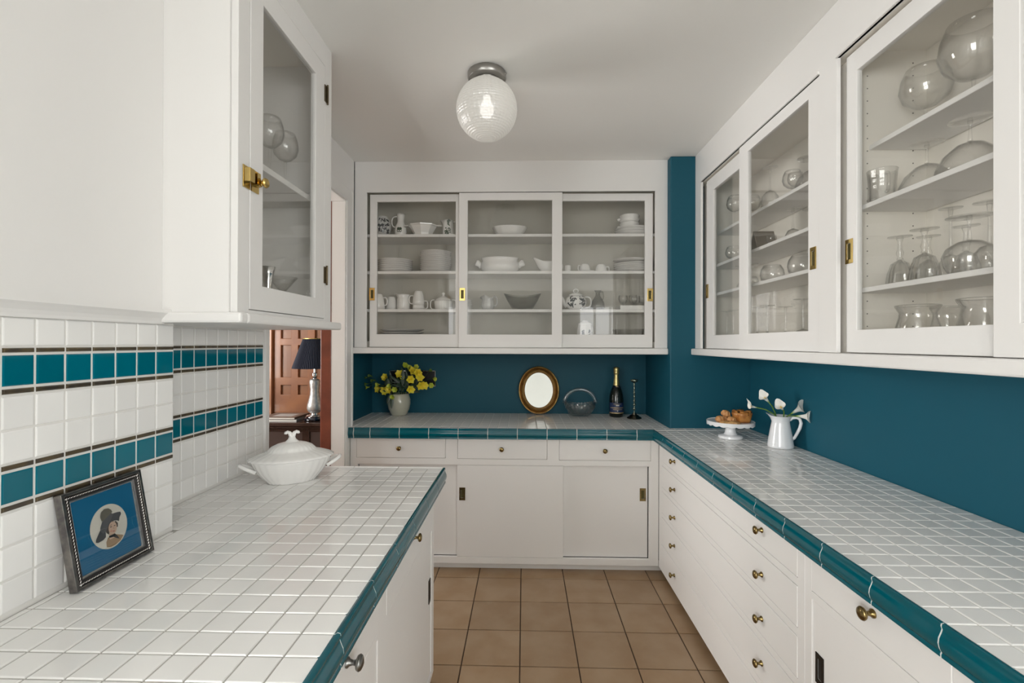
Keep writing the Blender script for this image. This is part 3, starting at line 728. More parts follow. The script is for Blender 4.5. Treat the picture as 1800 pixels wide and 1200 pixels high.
def petal_flower(c, ax, r, m_, parent, open_=1.0, n=6):
    mb = MB(); ax = Vector(ax).normalized(); ref = Vector((0, 0, 1)) if abs(ax.z) < .9 else Vector((1, 0, 0))
    e1 = ax.cross(ref).normalized(); e2 = ax.cross(e1)
    for k in range(n):
        a = 2 * PI * k / n + random.uniform(-.15, .15); dirv = e1 * math.cos(a) + e2 * math.sin(a); sd = ax.cross(dirv)
        b = len(mb.v); L = r * random.uniform(.9, 1.1); wv = r * .36
        for t, wd, o, h in ((0, .12, .06, 0), (.4, .8, .24 * open_, .42), (.75, 1, .62 * open_, .72), (1.0, .12, 1.0 * open_, .78)):
            for sg in (-1, 0, 1):
                q = Vector(c) + dirv * (L * o) + ax * (L * (h - (.07 if sg == 0 else 0))) + sd * (sg * wv * wd)
                mb.v.append(tuple(q))
        for i in range(3):
            for j in range(2): mb.face((b + 3*i + j, b + 3*i + j + 1, b + 3*i + 4 + j, b + 3*i + 3 + j))
    mb.tube([Vector(c) - ax * r * .35, Vector(c), Vector(c) + ax * r * .18], [r * .07, r * .15, r * .1], 6)
    return mb.obj('blossom', m_, parent, smooth='all', fixn=False)
def leaf_blade(p0, p1, wd, parent, m_, bend=.01, n=5, name='leaf'):
    mb = MB(); p0, p1 = Vector(p0), Vector(p1); t = p1 - p0; sd = t.cross(Vector((.2, -1, .35))).normalized()
    if sd.length < .1: sd = Vector((1, 0, 0))
    nrm = t.cross(sd).normalized()
    for i in range(n + 1):
        k = i / n; wk = wd * math.sin(PI * min(max(k, .03), .985)) ** .8
        c = p0 + t * k + nrm * (bend * math.sin(PI * k))
        for sg in (-1, 0, 1): mb.v.append(tuple(c + sd * (sg * wk) - nrm * (.25 * wk if sg == 0 else 0)))
    for i in range(n):
        for j in range(2): mb.face((3*i + j, 3*i + j + 1, 3*i + 4 + j, 3*i + 3 + j))
    return mb.obj(name, m_, parent, smooth='all', fixn=False)
def fp(cx, cy, dy=0): return Vector((-.905 + (cx - 760) * .000372, 3.40 + dy, ZC + .158 + (655 - cy) * .000372))
stems = [
 ('stem of green buds reaching far left from the vase', [(215, 320, 'g'), (120, 350, 'g'), (150, 470, 'g'), (150, 540, 'l'), (280, 400, 'g')], -.01),
 ('single small yellow blossom standing left above the vase', [(515, 355, 'y')], .0),
 ('cluster of golden blossoms leaning out over the left of the vase', [(420, 470, 'l'), (430, 540, 'y'), (550, 585, 'y')], -.06),
 ('stem with lime blossoms drooping over the vase rim', [(640, 560, 'y'), (655, 490, 'l'), (700, 685, 'l'), (745, 560, 'l')], -.075),
 ('yellow blossom stem just left of the bouquet middle', [(780, 300, 'y'), (840, 365, 'l')], -.02),
 ('tallest lime bloom at the top of the bouquet', [(890, 120, 'l'), (980, 170, 'l')], .0),
 ('large bright yellow cluster at the upper right of the bouquet', [(1035, 230, 'y'), (1100, 150, 'l'), (1140, 250, 'y'), (1180, 330, 'y')], -.03),
 ('yellow blossom pair right of the bouquet middle', [(1020, 370, 'y'), (1000, 560, 'y')], -.06),
 ('yellow bells hanging right of the vase', [(1170, 490, 'y'), (1240, 500, 'y')], -.03),
 ('rightmost stem with lime bells and a pale bud', [(1370, 490, 'l'), (1430, 370, 'l'), (1360, 220, 'g')], .0)]
for si, (lab, bl, dy) in enumerate(stems):
    base = fp(760 + (si - 4.5) * 14, 900, (si % 3 - 1) * .02); mouth = fp(760 + (si - 4.5) * 26, 650, (si % 3 - 1) * .03)
    t = thing('yellow_flower_stem', lab, 'flower', tuple(base))
    cxm = sum(b[0] for b in bl) / len(bl); cym = sum(b[1] for b in bl) / len(bl)
    node = fp(cxm * .72 + 760 * .28, cym * .72 + 655 * .28 - 20, dy * .7)
    MB().tube([base, mouth, (mouth + node) / 2 + Vector((0, 0, .008)), node], [.0032, .003, .0027, .0024], 6).obj('stem', STEM, t, smooth='all')
    for (cx, cy, k) in bl:
        c = fp(cx, cy, dy + random.uniform(-.02, .015))
        MB().tube([node, (node + c) / 2 + Vector((0, 0, .006)), c], .0016, 5).obj('flower_stalk', STEM, t, smooth='all')
        out_ = (c - fp(760, 560, .03)).normalized() * .75 + Vector((random.uniform(-.3, .3), -.85, random.uniform(-.35, .05)))
        if k == 'y': petal_flower(c, out_, .038, YEL, t, random.uniform(.75, 1.0))
        elif k == 'l': petal_flower(c, out_, .031, LIME, t, random.uniform(.5, .75))
        else: petal_flower(c, out_, .030, GRB, t, .35)
    for q in range(6):
        a = random.uniform(0, 1); p = mouth.lerp(node, .25 + .6 * a)
        dirv = (node - mouth).normalized() * random.uniform(.2, .8) + Vector((random.uniform(-.9, .9), random.uniform(-.4, .5), random.uniform(-.5, .5)))
        leaf_blade(p, p + dirv.normalized() * random.uniform(.055, .10), .0105, t, LEAF, .01)
    if si in (2, 3): leaf_blade(fp(640 + (si - 2) * 50, 650, -.085), fp(600 + (si - 2) * 85, 830 + (si - 2) * 90, -.097), .012, t, LEAF, .004)
    if si == 6: leaf_blade(fp(860, 500, -.05), fp(862, 180, -.04), .016, t, LEAF, .01)
# outlet behind the bouquet
ou = thing('wall_outlet', 'dark outlet plate with a steel edge behind the flowers', 'outlet', (-.80, 3.535, 1.14))
o0 = (-1.015, -.665, 1.072, 1.192)
mb = MB(); face_frame(mb, 'Y', o0, [(o0[0] + .005, o0[1] - .005, o0[2] + .005, o0[3] - .005)], 3.529, 3.5395); mb.obj('steel_edge', CHROME, ou)
bx('plate', mat('black_outlet', (.012, .012, .016), .25), o0[0] + .005, o0[1] - .005, 3.532, 3.5395, o0[2] + .005, o0[3] - .005, ou)

# ================================================================== NICHE OBJECTS
GOLD = mat('gilt_frame', (.62, .40, .14), .28, metal=.9, noise=((.40, .22, .07), 30, 2)); GOLDD = mat('antique_gold_groove', (.22, .12, .035), .4, metal=.7)
mi = thing('oval_mirror', 'oval gilt-framed mirror leaning against the blue niche wall', 'mirror')
A_, B_ = .151, .176
def oring(prof, n=64):
    mb = MB(); N = len(prof); b = 0
    for i in range(n):
        a = 2 * PI * i / n
        for off, d in prof: mb.v.append(((A_ - off) * math.cos(a), -d, B_ + (B_ - off) * math.sin(a)))
    for i in range(n):
        j = (i + 1) % n
        for k in range(N): l = (k + 1) % N; mb.face((i*N + k, i*N + l, j*N + l, j*N + k))
    return mb
oring([(0, 0), (0, .012), (.004, .020), (.009, .021), (.013, .016), (.013, 0)]).obj('outer_moulding', GOLD, mi, smooth=True, local=True)
oring([(.0125, 0), (.0125, .013), (.018, .017), (.024, .012), (.024, 0)]).obj('frame_groove', GOLDD, mi, smooth=True, local=True)
oring([(.0235, 0), (.0235, .013), (.027, .020), (.031, .018), (.034, .010), (.034, 0)]).obj('middle_moulding', GOLD, mi, smooth=True, local=True)
oring([(.0335, 0), (.0335, .010), (.041, .009), (.047, .006), (.047, 0)]).obj('inner_slope', GOLDD, mi, smooth=True, local=True)
mb = MB().prism(ell(0, B_, A_ - .045, B_ - .045, 0, 56), -.003, -.005, lambda u, v, d: (u, d, v)); mb.obj('mirror_glass', mat('mirror_silver', (.70, .71, .69), .01, metal=1), mi, local=True)
mi.location = (.110, 3.492, ZC + .001); mi.rotation_euler = (math.radians(-6), 0, 0)
# crystal basket
cb = thing('crystal_basket', 'cut crystal basket with an arched handle beside the oval mirror', 'basket', (.402, 3.40, ZC + .0008))
op = [(.058, .002), (.066, .009), (.075, .018), (.083, .028), (.0905, .039), (.097, .050), (.103, .062), (.108, .075), (.111, .087), (.1125, .098)]
mb = MB().lathe([(0, .004), (.050, .004), (.052, 0)] + op + [(.108, .098), (.104, .08), (.09, .05), (.065, .018), (0, .010)], 96, fn=lambda a, r, z: (1 + (.030 * math.cos(16 * a) * math.cos(z * 210) if r > .056 else 0), (.010 * math.cos(2 * a) + .004 * math.cos(32 * a)) if z > .09 else 0), sy=.72)
mb.obj('bowl', CUTG, cb, smooth=False, local=True)
mb = MB(); pts = []
for i in range(25):
    a = PI * i / 24; pts.append((.112 * math.cos(a), 0, .095 + .098 * math.sin(a)))
mb.tube(pts, .0085, 10, flat=1.6); mb.obj('handle', CUTG, cb, smooth='all', local=True)
# champagne bottle
bt = thing('champagne_bottle', 'dark champagne bottle with gold foil neck and blue label', 'bottle', (.662, 3.405, ZC))
BOT = mat('dark_bottle_glass', (.006, .010, .008), .06, coat=.5); FOIL = mat('gold_foil', (.60, .50, .22), .3, metal=.85, bump=.3, bscale=150)
MB().lathe([(0, .006), (.035, .004), (.046, 0), (.050, .006), (.0515, .06), (.051, .12), (.048, .155), (.040, .185), (.030, .208), (.022, .224), (.019, .24), (0, .24)], 40).obj('bottle_glass', BOT, bt, smooth='all', local=True)
MB().lathe([(.0235, .224), (.0215, .24), (.0175, .275), (.0165, .302), (.0195, .306), (.0205, .316), (.0195, .326), (.0205, .330), (.0205, .344), (.017, .353), (.008, .356), (0, .356)], 32).obj('foil', FOIL, bt, smooth=True, local=True)
def wrap(mbx, r0, a0, a1, z0, z1, t=.0006, n=14):
    b = len(mbx.v)
    for i in range(n + 1):
        a = a0 + (a1 - a0) * i / n
        for r in (r0, r0 + t):
            for z in (z0, z1): mbx.v.append((r * math.sin(a), -r * math.cos(a), z))
    for i in range(n):
        q = b + 4 * i
        for f in ((0, 4, 5, 1), (2, 3, 7, 6), (1, 5, 7, 3), (0, 2, 6, 4)): mbx.face([q + k for k in f])
    mbx.face((b, b + 1, b + 3, b + 2)); q = b + 4 * n; mbx.face((q, q + 2, q + 3, q + 1)); return mbx
lbm = wrap(MB(), .0516, -1.25, 1.15, .036, .104).obj('label', mat('navy_label', (.012, .03, .10), .4), bt, local=True)
LG = mat('label_gold', (.55, .42, .22), .4, metal=.4); LWH = mat('label_white', (.6, .6, .58), .5)
mb = MB(); wrap(mb, .0518, -1.25, 1.15, .028, .0355); wrap(mb, .0523, -1.05, .95, .0655, .0705); wrap(mb, .0523, -.62, .72, .054, .0575); wrap(mb, .0523, -.6, .55, .0945, .0965); mb.obj('label_lettering', LG, lbm, local=True)
mb = MB(); wrap(mb, .0523, -.22, .22, .081, .090); wrap(mb, .0523, -.08, .06, .044, .050); mb.obj('label_crest', LWH, lbm, local=True)
nk = wrap(MB(), .0305, -1.4, 1.4, .2075, .2235); nk.xf(lambda x, y, z: (x * (1 - (z - .2075) * 14), y * (1 - (z - .2075) * 14), z)); nk.obj('neck_band', mat('navy_band', (.01, .016, .03), .35), bt, local=True)
k_ = MB(); wrap(k_, .0272, -.3, .3, .2120, .2195); k_.obj('neck_medallion', LG, bt, local=True)
# candlestick
cs = thing('candlestick', 'slender knopped pewter candlestick right of the champagne bottle', 'candlestick', (.772, 3.325, ZC))
VER = mat('green_pewter', (.30, .34, .28), .25, metal=.9, noise=((.18, .22, .17), 40, 2)); 
MB().lathe([(0, .001), (.050, 0), (.051, .004), (.046, .010), (.034, .016), (.030, .022), (.018, .027), (.014, .036), (0, .036)], 32).obj('base', mat('dark_pewter', (.20, .18, .14), .25, metal=1), cs, smooth=True, local=True)
pr = [(.012, .034), (.009, .042), (.0045, .050)]
for i in range(7):
    z = .058 + i * .0275; r = (.0115, .0105, .0095, .0085, .0078, .0072, .007)[i]
    pr += [(.0045, z), (r * .8, z + .006), (r, z + .0115), (r * .8, z + .017), (.0045, z + .0225)]
pr += [(.0055, .252), (0, .253)]
MB().lathe(pr, 20).obj('shaft', VER, cs, smooth='all', local=True)
MB().lathe([(0, .250), (.008, .250), (.020, .256), (.026, .262), (.0265, .272), (.0245, .272), (.020, .262), (.010, .260), (.0095, .270), (.0115, .276), (0, .274)], 24).obj('drip_pan', VER, cs, smooth=True, local=True)

# ================================================================== CAKE STAND AND PASTRIES
ck = thing('cake_stand', 'white pedestal cake stand with a scalloped rim of pastries', 'cake stand', (1.148, 2.655, ZC + .0006))
ENAM = mat('white_enamel', (.80, .81, .83), .12, coat=.3)
MB().lathe([(0, .002), (.060, 0), (.064, .004), (.063, .014), (.058, .018), (.036, .022), (.030, .030), (.026, .050), (.029, .066), (.036, .076), (0, .078)], 40).obj('pedestal', ENAM, ck, smooth=True, local=True)
PT = .092
def scal(a, r, z): return (1, -.006 * abs(math.sin(9 * a)) if (z < .083 and r > .118) else 0)
MB().lathe([(0, .076), (.034, .076), (.112, .080), (.119, .078), (.1215, .078), (.1235, .080), (.1245, .096), (.1225, .097), (.120, .0925), (0, PT)], 108, fn=scal).obj('plate', ENAM, ck, smooth=True, local=True)
PAS = mat('baked_pastry', (.50, .22, .075), .45, noise=((.62, .33, .14), 60, 3)); CRUST = mat('dark_crust', (.36, .13, .03), .4, noise=((.52, .24, .06), 50, 3)); PALE = mat('pale_biscuit', (.60, .36, .15), .55, noise=((.50, .25, .08), 60, 2)); JAM = mat('pie_filling', (.36, .14, .02), .2)
CK = Vector((1.148, 2.655, ZC + PT + .0012))
def knot(name, lab, off, r, tilt, m_=PAS):
    t = thing(name, lab, 'pastry', tuple(CK + Vector(off)))
    mb = MB().lathe([(0, 0), (r * .75, 0), (r, r * .35), (r * .96, r * .75), (r * .7, r * 1.15), (r * .3, r * 1.35), (0, r * 1.38)], 42, fn=lambda a, rr, z: 1 + .10 * math.cos(7 * a + z / r * 1.4))
    o = mb.obj('pastry_body', m_, t, smooth='all', local=True); o.rotation_euler = tilt
    k = MB()
    for i in range(7):
        a = 2 * PI * i / 7 + .4
        k.tube([(r * .99 * math.cos(a), r * .99 * math.sin(a), r * .5), (r * .80 * math.cos(a + .25), r * .80 * math.sin(a + .25), r * 1.08), (r * .2 * math.cos(a + .6), r * .2 * math.sin(a + .6), r * 1.38)], [r * .07, r * .1, r * .06], 6)
    k = k.obj('glazed_ridges', PALE, o, smooth='all', local=True)
    return t
knot('twisted_bun', 'twisted bun left of the pastry pile on the cake stand', (-.062, -.010, 0), .023, (0, 0, 0))
knot('twisted_bun', 'twisted bun in front at the middle of the pastry pile', (-.012, -.038, 0), .023, (.15, 0, .6))
knot('twisted_bun', 'twisted bun resting on top of the pastry pile', (-.030, .002, .029), .024, (.35, 0, 1.2))
knot('twisted_bun', 'twisted bun half hidden at the back of the pastry pile', (-.008, .034, 0), .022, (0, 0, .9))
for lab, off, rz, m_ in (('pale flaky biscuit at the front left of the cake stand', (-.058, -.070, 0), .3, PALE), ('golden flaky biscuit overlapping in front on the cake stand', (-.024, -.088, 0), -.1, PALE)):
    mb = MB().lathe([(0, 0), (.030, 0), (.034, .003), (.030, .008), (.018, .014), (0, .016)], 30, fn=lambda a, r, z: 1 + .14 * math.cos(5 * a) + .05 * math.cos(11 * a), sy=.62)
    o = mb.obj('flaky_biscuit', m_, None, smooth='all', local=True); tag(o, lab, 'biscuit'); o.location = CK + Vector(off); o.rotation_euler = (0, 0, rz)
pie = thing('small_pie', 'small deep pie with folded crust at the right of the cake stand', 'pie', tuple(CK + Vector((.058, -.012, 0))))
MB().lathe([(0, 0), (.042, 0), (.046, .010), (.052, .040), (.053, .052), (.047, .054), (.040, .046), (0, .044)], 48, fn=lambda a, r, z: 1 + .03 * math.cos(6 * a)).obj('crust', CRUST, pie, smooth='all', local=True)
MB().lathe([(0, .0465), (.036, .0465), (.040, .044), (0, .043)], 24).obj('filling', JAM, pie, smooth='all', local=True)
for i in range(6):
    a = 2 * PI * i / 6 + .3
    mb = MB(); b = 0
    q = lambda r, aa, z: (r * math.cos(aa), r * math.sin(aa), z)
    mb.v += [q(.054, a - .48, .044), q(.054, a + .48, .044), q(.050, a + .36, .060), q(.018, a + .1, .057), q(.050, a - .36, .062), q(.046, a, .064)]
    mb.v += [(x * .97, y * .97, z - .004) for x, y, z in mb.v[:6]]
    for f in ((0, 1, 5), (1, 2, 5), (2, 3, 5), (3, 4, 5), (4, 0, 5), (6, 11, 7), (7, 11, 8), (8, 11, 9), (9, 11, 10), (10, 11, 6), (0, 6, 7, 1), (1, 7, 8, 2), (2, 8, 9, 3), (3, 9, 10, 4), (4, 10, 6, 0)): mb.face(f)
    mb.obj('crust_fold', CRUST, pie, smooth='all', local=True)
knot('twisted_bun', 'small brown bun between the pastry pile and the pie', (.018, .008, 0), .019, (0, 0, .2), CRUST)

# ================================================================== JUG OF CALLA LILIES
jg = thing('enamel_jug', 'tall white enamel jug with calla lilies on the right counter', 'jug')
def lip(a, r, z):
    k = max(0, math.cos(a - PI)) ** 6 if z > .135 else 0
    kk = min(1, max(0, (z - .135) / .03))
    return (1 + .28 * k * kk, .012 * k * kk)
MB().lathe([(0, .003), (.054, .003), (.056, 0), (.060, .002), (.0605, .012), (.058, .030), (.050, .080), (.0425, .120), (.041, .132), (.044, .145), (.052, .158), (.0535, .160), (.051, .160), (.042, .145), (.038, .132), (.046, .08), (.054, .03), (0, .012)], 64, fn=lip).obj('jug_body', ENAM, jg, smooth='all', local=True)
MB().tube([(.040, 0, .140), (.052, 0, .152), (.070, 0, .156), (.084, 0, .148), (.089, 0, .130), (.084, 0, .105), (.071, 0, .075), (.060, 0, .052), (.053, 0, .045)], [.006, .006, .006, .006, .0065, .0065, .006, .0055, .005], 10, flat=1.25).obj('handle', ENAM, jg, smooth='all', local=True)
JC = Vector((1.305, 2.435, ZC)); place(jg, tuple(JC), math.radians(-32))
CALLA = bpy.data.materials.new('calla_white'); CALLA.use_nodes = True; nt = CALLA.node_tree; bs = nt.nodes['Principled BSDF']
tc = nt.nodes.new('ShaderNodeAttribute'); tc.attribute_name = 'grad'; rp = nt.nodes.new('ShaderNodeValToRGB')
rp.color_ramp.elements[0].color = (.22, .36, .03, 1); rp.color_ramp.elements[0].position = .05; rp.color_ramp.elements[1].color = (.80, .79, .74, 1); rp.color_ramp.elements[1].position = .42
nt.links.new(tc.outputs['Fac'], rp.inputs[0]); nt.links.new(rp.outputs[0], bs.inputs['Base Color']); bs.inputs['Roughness'].default_value = .45
CST = mat('calla_stem_green', (.10, .20, .035), .4); SPAD = mat('calla_spadix_yellow', (.75, .52, .08), .5)
def calla(lab, pts, L, R, curl, side):
    """pts: stem path from the jug; flower continues along the last segment"""
    pts = [Vector(p) for p in pts]
    t = thing('calla_lily', lab, 'flower', tuple(pts[0]))
    MB().tube(pts, .0034, 8).obj('stem', CST, t, smooth='all')
    ax = (pts[-1] - pts[-2]).normalized(); sd = Vector(side); sd = (sd - ax * sd.dot(ax)).normalized(); th = ax.cross(sd)
    mb = MB(); n = 20; rows = 9; g = []
    for i in range(rows):
        k = i / (rows - 1)
        for j in range(n):
            a = 2 * PI * j / n; back = .5 + .5 * math.cos(a)           # 1 at the tall back edge
            hgt = L * k * (.66 + .10 * back + .30 * max(0, math.cos(a)) ** 5)
            r = R * (.16 + .50 * k + .34 * k ** 4)
            fl_ = R * .42 * max(0, k - .70) / .30
            wav = 1 + .10 * math.sin(3 * a + 1) * k
            p = pts[-1] - ax * .004 + ax * hgt + (sd * math.cos(a) * .8 + th * math.sin(a)) * ((r + fl_ * (.5 + .5 * back)) * wav)
            p += sd * (curl * L * max(0, k - .7) * back * 1.0) - ax * (fl_ * .5 * (1 - back))
            mb.v.append(tuple(p)); g.append(k)
    for i in range(rows - 1):
        for j in range(n): l = (j + 1) % n; mb.face((i*n + j, i*n + l, i*n + n + l, i*n + n + j))
    o = mb.obj('spathe', CALLA, t, smooth='all', fixn=False)
    at_ = o.data.attributes.new('grad', 'FLOAT', 'POINT'); at_.data.foreach_set('value', g)
    MB().tube([pts[-1] + ax * L * .1, pts[-1] + ax * L * .4, pts[-1] + ax * L * .52], [.0028, .0030, .0012], 8).obj('spadix', SPAD, t, smooth='all')
    return t
def jp(px_, py_, dep=2.43):      # nominal offsets from the jug mouth, metres
    return Vector((JC.x + px_, JC.y + dep - 2.43, ZC + py_))
calla('calla lily reaching farthest left from the jug', [jp(.0, .10), jp(-.03, .165), jp(-.075, .190), jp(-.120, .200)], .064, .017, .75, (.1, -.2, 1))
calla('calla lily raised highest above the jug', [jp(.0, .10, 2.45), jp(-.012, .17, 2.46), jp(-.028, .205, 2.46), jp(-.048, .226, 2.455)], .070, .020, .05, (-.2, .5, 1))
calla('calla lily facing forward in the middle of the jug', [jp(.0, .10, 2.41), jp(.000, .170, 2.40), jp(-.002, .186, 2.395), jp(-.012, .196, 2.388)], .058, .019, .35, (-.2, .4, 1))
calla('upper calla lily leaning right from the jug', [jp(.0, .10, 2.42), jp(.020, .158, 2.41), jp(.040, .176, 2.40)], .082, .024, .06, (-.3, .9, .25))
calla('lower calla lily leaning right from the jug', [jp(.004, .10, 2.42), jp(.022, .163, 2.405), jp(.052, .166, 2.375)], .088, .023, .02, (-.1, .95, .1))

# ================================================================== HALL FURNITURE
sb = thing('sideboard', 'dark polished wooden sideboard in the hall beyond the doorway', 'sideboard', (-1.85, 3.85, 0))
SZ = .777
bx('top', WOODD, -2.55, -1.30, 3.615, 4.11, SZ - .028, SZ, sb, bevel=.008)
bx('moulding', WOODD, -2.52, -1.33, 3.64, 4.09, SZ - .048, SZ - .028, sb, bevel=.006)
mb = MB(); face_frame(mb, 'Y', (-2.5, -1.35, .06, SZ - .048), [(-2.44, -2.10, .14, .70), (-2.04, -1.74, .14, .70), (-1.68, -1.41, .14, .70)], 3.66, 3.685); mb.box(-2.5, -1.35, 3.686, 4.08, .06, SZ - .048); mb.obj('body', WOODD, sb, bevel=.003)
for a, b in ((-2.44, -2.10), (-2.04, -1.74), (-1.68, -1.41)): bx('door_panel', mat('sideboard_panel', (.07, .05, .045), .2, coat=.4), a + .002, b - .002, 3.668, 3.684, .142, .698, sb)
for x in (-2.47, -1.38):
    for y in (3.70, 4.05): bx('foot', WOODD, x - .03, x + .03, y - .03, y + .03, 0, .06, sb)
lp = thing('table_lamp', 'table lamp with pleated navy shade and mercury glass base in the hall', 'lamp', (-1.685, 3.76, SZ))
NAVY = mat('navy_pleated_fabric', (.004, .007, .022), .75); MERC = mat('mercury_glass', (.62, .62, .60), .38, metal=.6, noise=((.42, .42, .42), 45, 4), bump=.3, bscale=80)
MB().lathe([(0, 0), (.070, 0), (.078, .006), (.078, .016), (.070, .026), (0, .028)], 36).obj('plinth', mat('black_lacquer', (.006, .008, .016), .08, coat=.5), lp, smooth=True, local=True)
MB().lathe([(0, .027), (.062, .027), (.064, .034), (.056, .042), (.030, .046), (.026, .054), (.035, .058), (0, .06)], 32).obj('foot_ring', CHROME, lp, smooth=True, local=True)
MB().lathe([(0, .058), (.034, .058), (.050, .072), (.0585, .096), (.056, .125), (.045, .165), (.036, .205), (.034, .245), (.040, .295), (.040, .318), (.028, .330), (0, .332)], 40).obj('body', MERC, lp, smooth='all', local=True)
MB().lathe([(0, .330), (.014, .330), (.018, .340), (.012, .350), (.022, .358), (.022, .375), (.01, .38), (.006, .60), (0, .60)], 20).obj('lamp_neck', CHROME, lp, smooth=True, local=True)
mb = MB(); n = 150
for r0, r1, z in ((.166, .166, .418), (.088, .088, .652)):
    for i in range(n): a = 2 * PI * i / n; k = 1 + (.035 if i % 2 else -.0); mb.v.append((r0 * k * math.cos(a), r0 * k * math.sin(a), z))
for i in range(n): j = (i + 1) % n; mb.face((i, j, n + j, n + i))
sh = mb.obj('shade', NAVY, lp, local=True); sh.modifiers.new('thickness', 'SOLIDIFY').thickness = .002
MB().lathe([(.086, .651), (.091, .651), (.091, .657), (.086, .657)], 48, closed=True).obj('shade_trim', mat('gold_trim', (.45, .32, .10), .4, metal=.6), lp, local=True)
def book(lab, x0, x1, y0, y1, z, t, cover, rz=0, art=None):
    b = thing('book', lab, 'book', ((x0 + x1) / 2, (y0 + y1) / 2, z))
    bx('pages', mat('paper_edges', (.68, .66, .6), .8), x0 + .003, x1 - .003, y0 + .003, y1 - .003, z + .003, z + t - .003, b)
    mb = MB(); mb.box(x0, x1, y0, y1, z, z + .003); mb.box(x0, x1, y0, y1, z + t - .003, z + t); mb.box(x1 - .003, x1, y0, y1, z, z + t); mb.obj('cover', cover, b)
    if art: bx('cover_picture', art, x0 + .07, x1 - .05, y0 + .05, y1 - .07, z + t, z + t + .0006, b)
    b.rotation_euler = (0, 0, rz); return b
BC = mat('brown_book_cover', (.16, .11, .085), .4); GC = mat('grey_book_cover', (.40, .40, .39), .4)
book('large flat book with pale pages at the bottom beside the hall lamp', -2.09, -1.79, 3.66, 3.93, SZ + .0005, .016, GC, .03)
book('brown coffee-table book on top beside the hall lamp', -2.08, -1.80, 3.67, 3.92, SZ + .0175, .016, BC, -.02, mat('cover_photo', (.45, .45, .44), .4))
book('black book lying behind the lamp base at the right', -1.60, -1.40, 3.78, 3.98, SZ + .0005, .045, mat('black_book_cover', (.02, .02, .025), .4))
book('white book stacked on the black book behind the lamp', -1.60, -1.42, 3.79, 3.96, SZ + .0465, .03, mat('white_book_cover', (.6, .58, .55), .5))

# ================================================================== CROCKERY IN THE BACK CABINET
def solid(name, lab, cat, prof, m_, loc, n=36, fn=None, sx=1, sy=1, rz=0, group=None, flip=False, sm='all'):
    if flip:
        h = max(z for r, z in prof); prof = [(r, h - z) for r, z in prof][::-1]
    o = MB().lathe(prof, n, fn=fn, sx=sx, sy=sy).obj(name, m_, None, smooth=sm, local=True)
    tag(o, lab, cat, group); o.location = loc; o.rotation_euler = (0, 0, rz); return o
def part(name, parent, prof, m_, n=36, fn=None, sx=1, sy=1, flip=False, c=(0, 0, 0), sm='all'):
    if flip:
        h = max(z for r, z in prof); prof = [(r, h - z) for r, z in prof][::-1]
    return MB().lathe(prof, n, c, fn=fn, sx=sx, sy=sy).obj(name, m_, parent, smooth=sm, local=True)
def plate_prof(r, d): return [(0, .002), (r * .52, .002), (r * .55, 0), (r * .60, .002), (r * .82, d * .42), (r * .99, d), (r, d + .001), (r * .985, d + .0022), (r * .80, d * .45 + .003), (r * .58, .0045), (0, .0045)]
ORD = ['topmost', 'second', 'third', 'fourth', 'fifth', 'sixth', 'seventh', 'eighth', 'ninth', 'tenth', 'eleventh', 'twelfth', 'thirteenth', 'lowest']
def stack(lab, grp, x, y, z, r, d, pitch, n, sx=1, sy=1, jit=.0015, name='dinner_plate', m_=None):
    first = None
    for k in range(n):
        if first is None:
            o = MB().lathe(plate_prof(r, d), 56, sx=sx, sy=sy).obj(name, m_ or CHINA, None, smooth='all', local=True); first = o
        else: o = first.copy(); COL.objects.link(o)
        o.location = (x + random.uniform(-jit, jit), y + random.uniform(-jit, jit), z + .0004 + k * pitch); o.rotation_euler = (0, 0, random.uniform(0, 6) if sx == sy else 0)
        q = n - 1 - k; tag(o, lab % (ORD[0] if q == 0 else ORD[-1] if k == 0 else ORD[q] + ' from the top'), 'plate', grp)
YS = 3.175
S1, S2, S3, S0 = BS[0], BS[1], BS[2], 1.41
def handle(parent, pts, r, m_=CHINA, flat=1.0): return MB().tube(pts, r, 8, flat=flat).obj('handle', m_, parent, smooth='all', local=True)
def arc_handle(parent, x0, z0, z1, out, r, m_=CHINA, sgn=1):
    pts = []
    for i in range(11):
        t = i / 10; k = math.sin(PI * t); pts.append((sgn * (x0 + out * k ** .7), 0, z1 + (z0 - z1) * t + .010 * math.sin(2 * PI * t)))
    return handle(parent, pts, r, m_)
def blotch(mb, r_of_z, a0, z0, s, n=5):
    """painted leaf marks lying just proud of a round body"""
    for k in range(n):
        a = a0 + random.uniform(-1, 1) * s * 9; z = z0 + random.uniform(-1, 1) * s * 1.0; ln = s * random.uniform(.5, 1.0); th = random.uniform(0, PI); b = len(mb.v)
        for i in range(8):
            t = 2 * PI * i / 8; u, v = ln * math.cos(t), ln * .38 * math.sin(t); u, v = u * math.cos(th) - v * math.sin(th), u * math.sin(th) + v * math.cos(th)
            zz = z + v; r = r_of_z(zz) + .0006; aa = a + u / max(r, .01)
            mb.v.append((r * math.sin(aa), -r * math.cos(aa), zz))
        mb.face(list(range(b, b + 8)))
def rz_of(prof):
    def f(z):
        best = prof[0][0]
        for (r0, z0), (r1, z1) in zip(prof, prof[1:]):
            if z1 > z0 and z0 <= z <= z1: return r0 + (r1 - r0) * (z - z0) / (z1 - z0)
        return max(r for r, _ in prof)
    return f
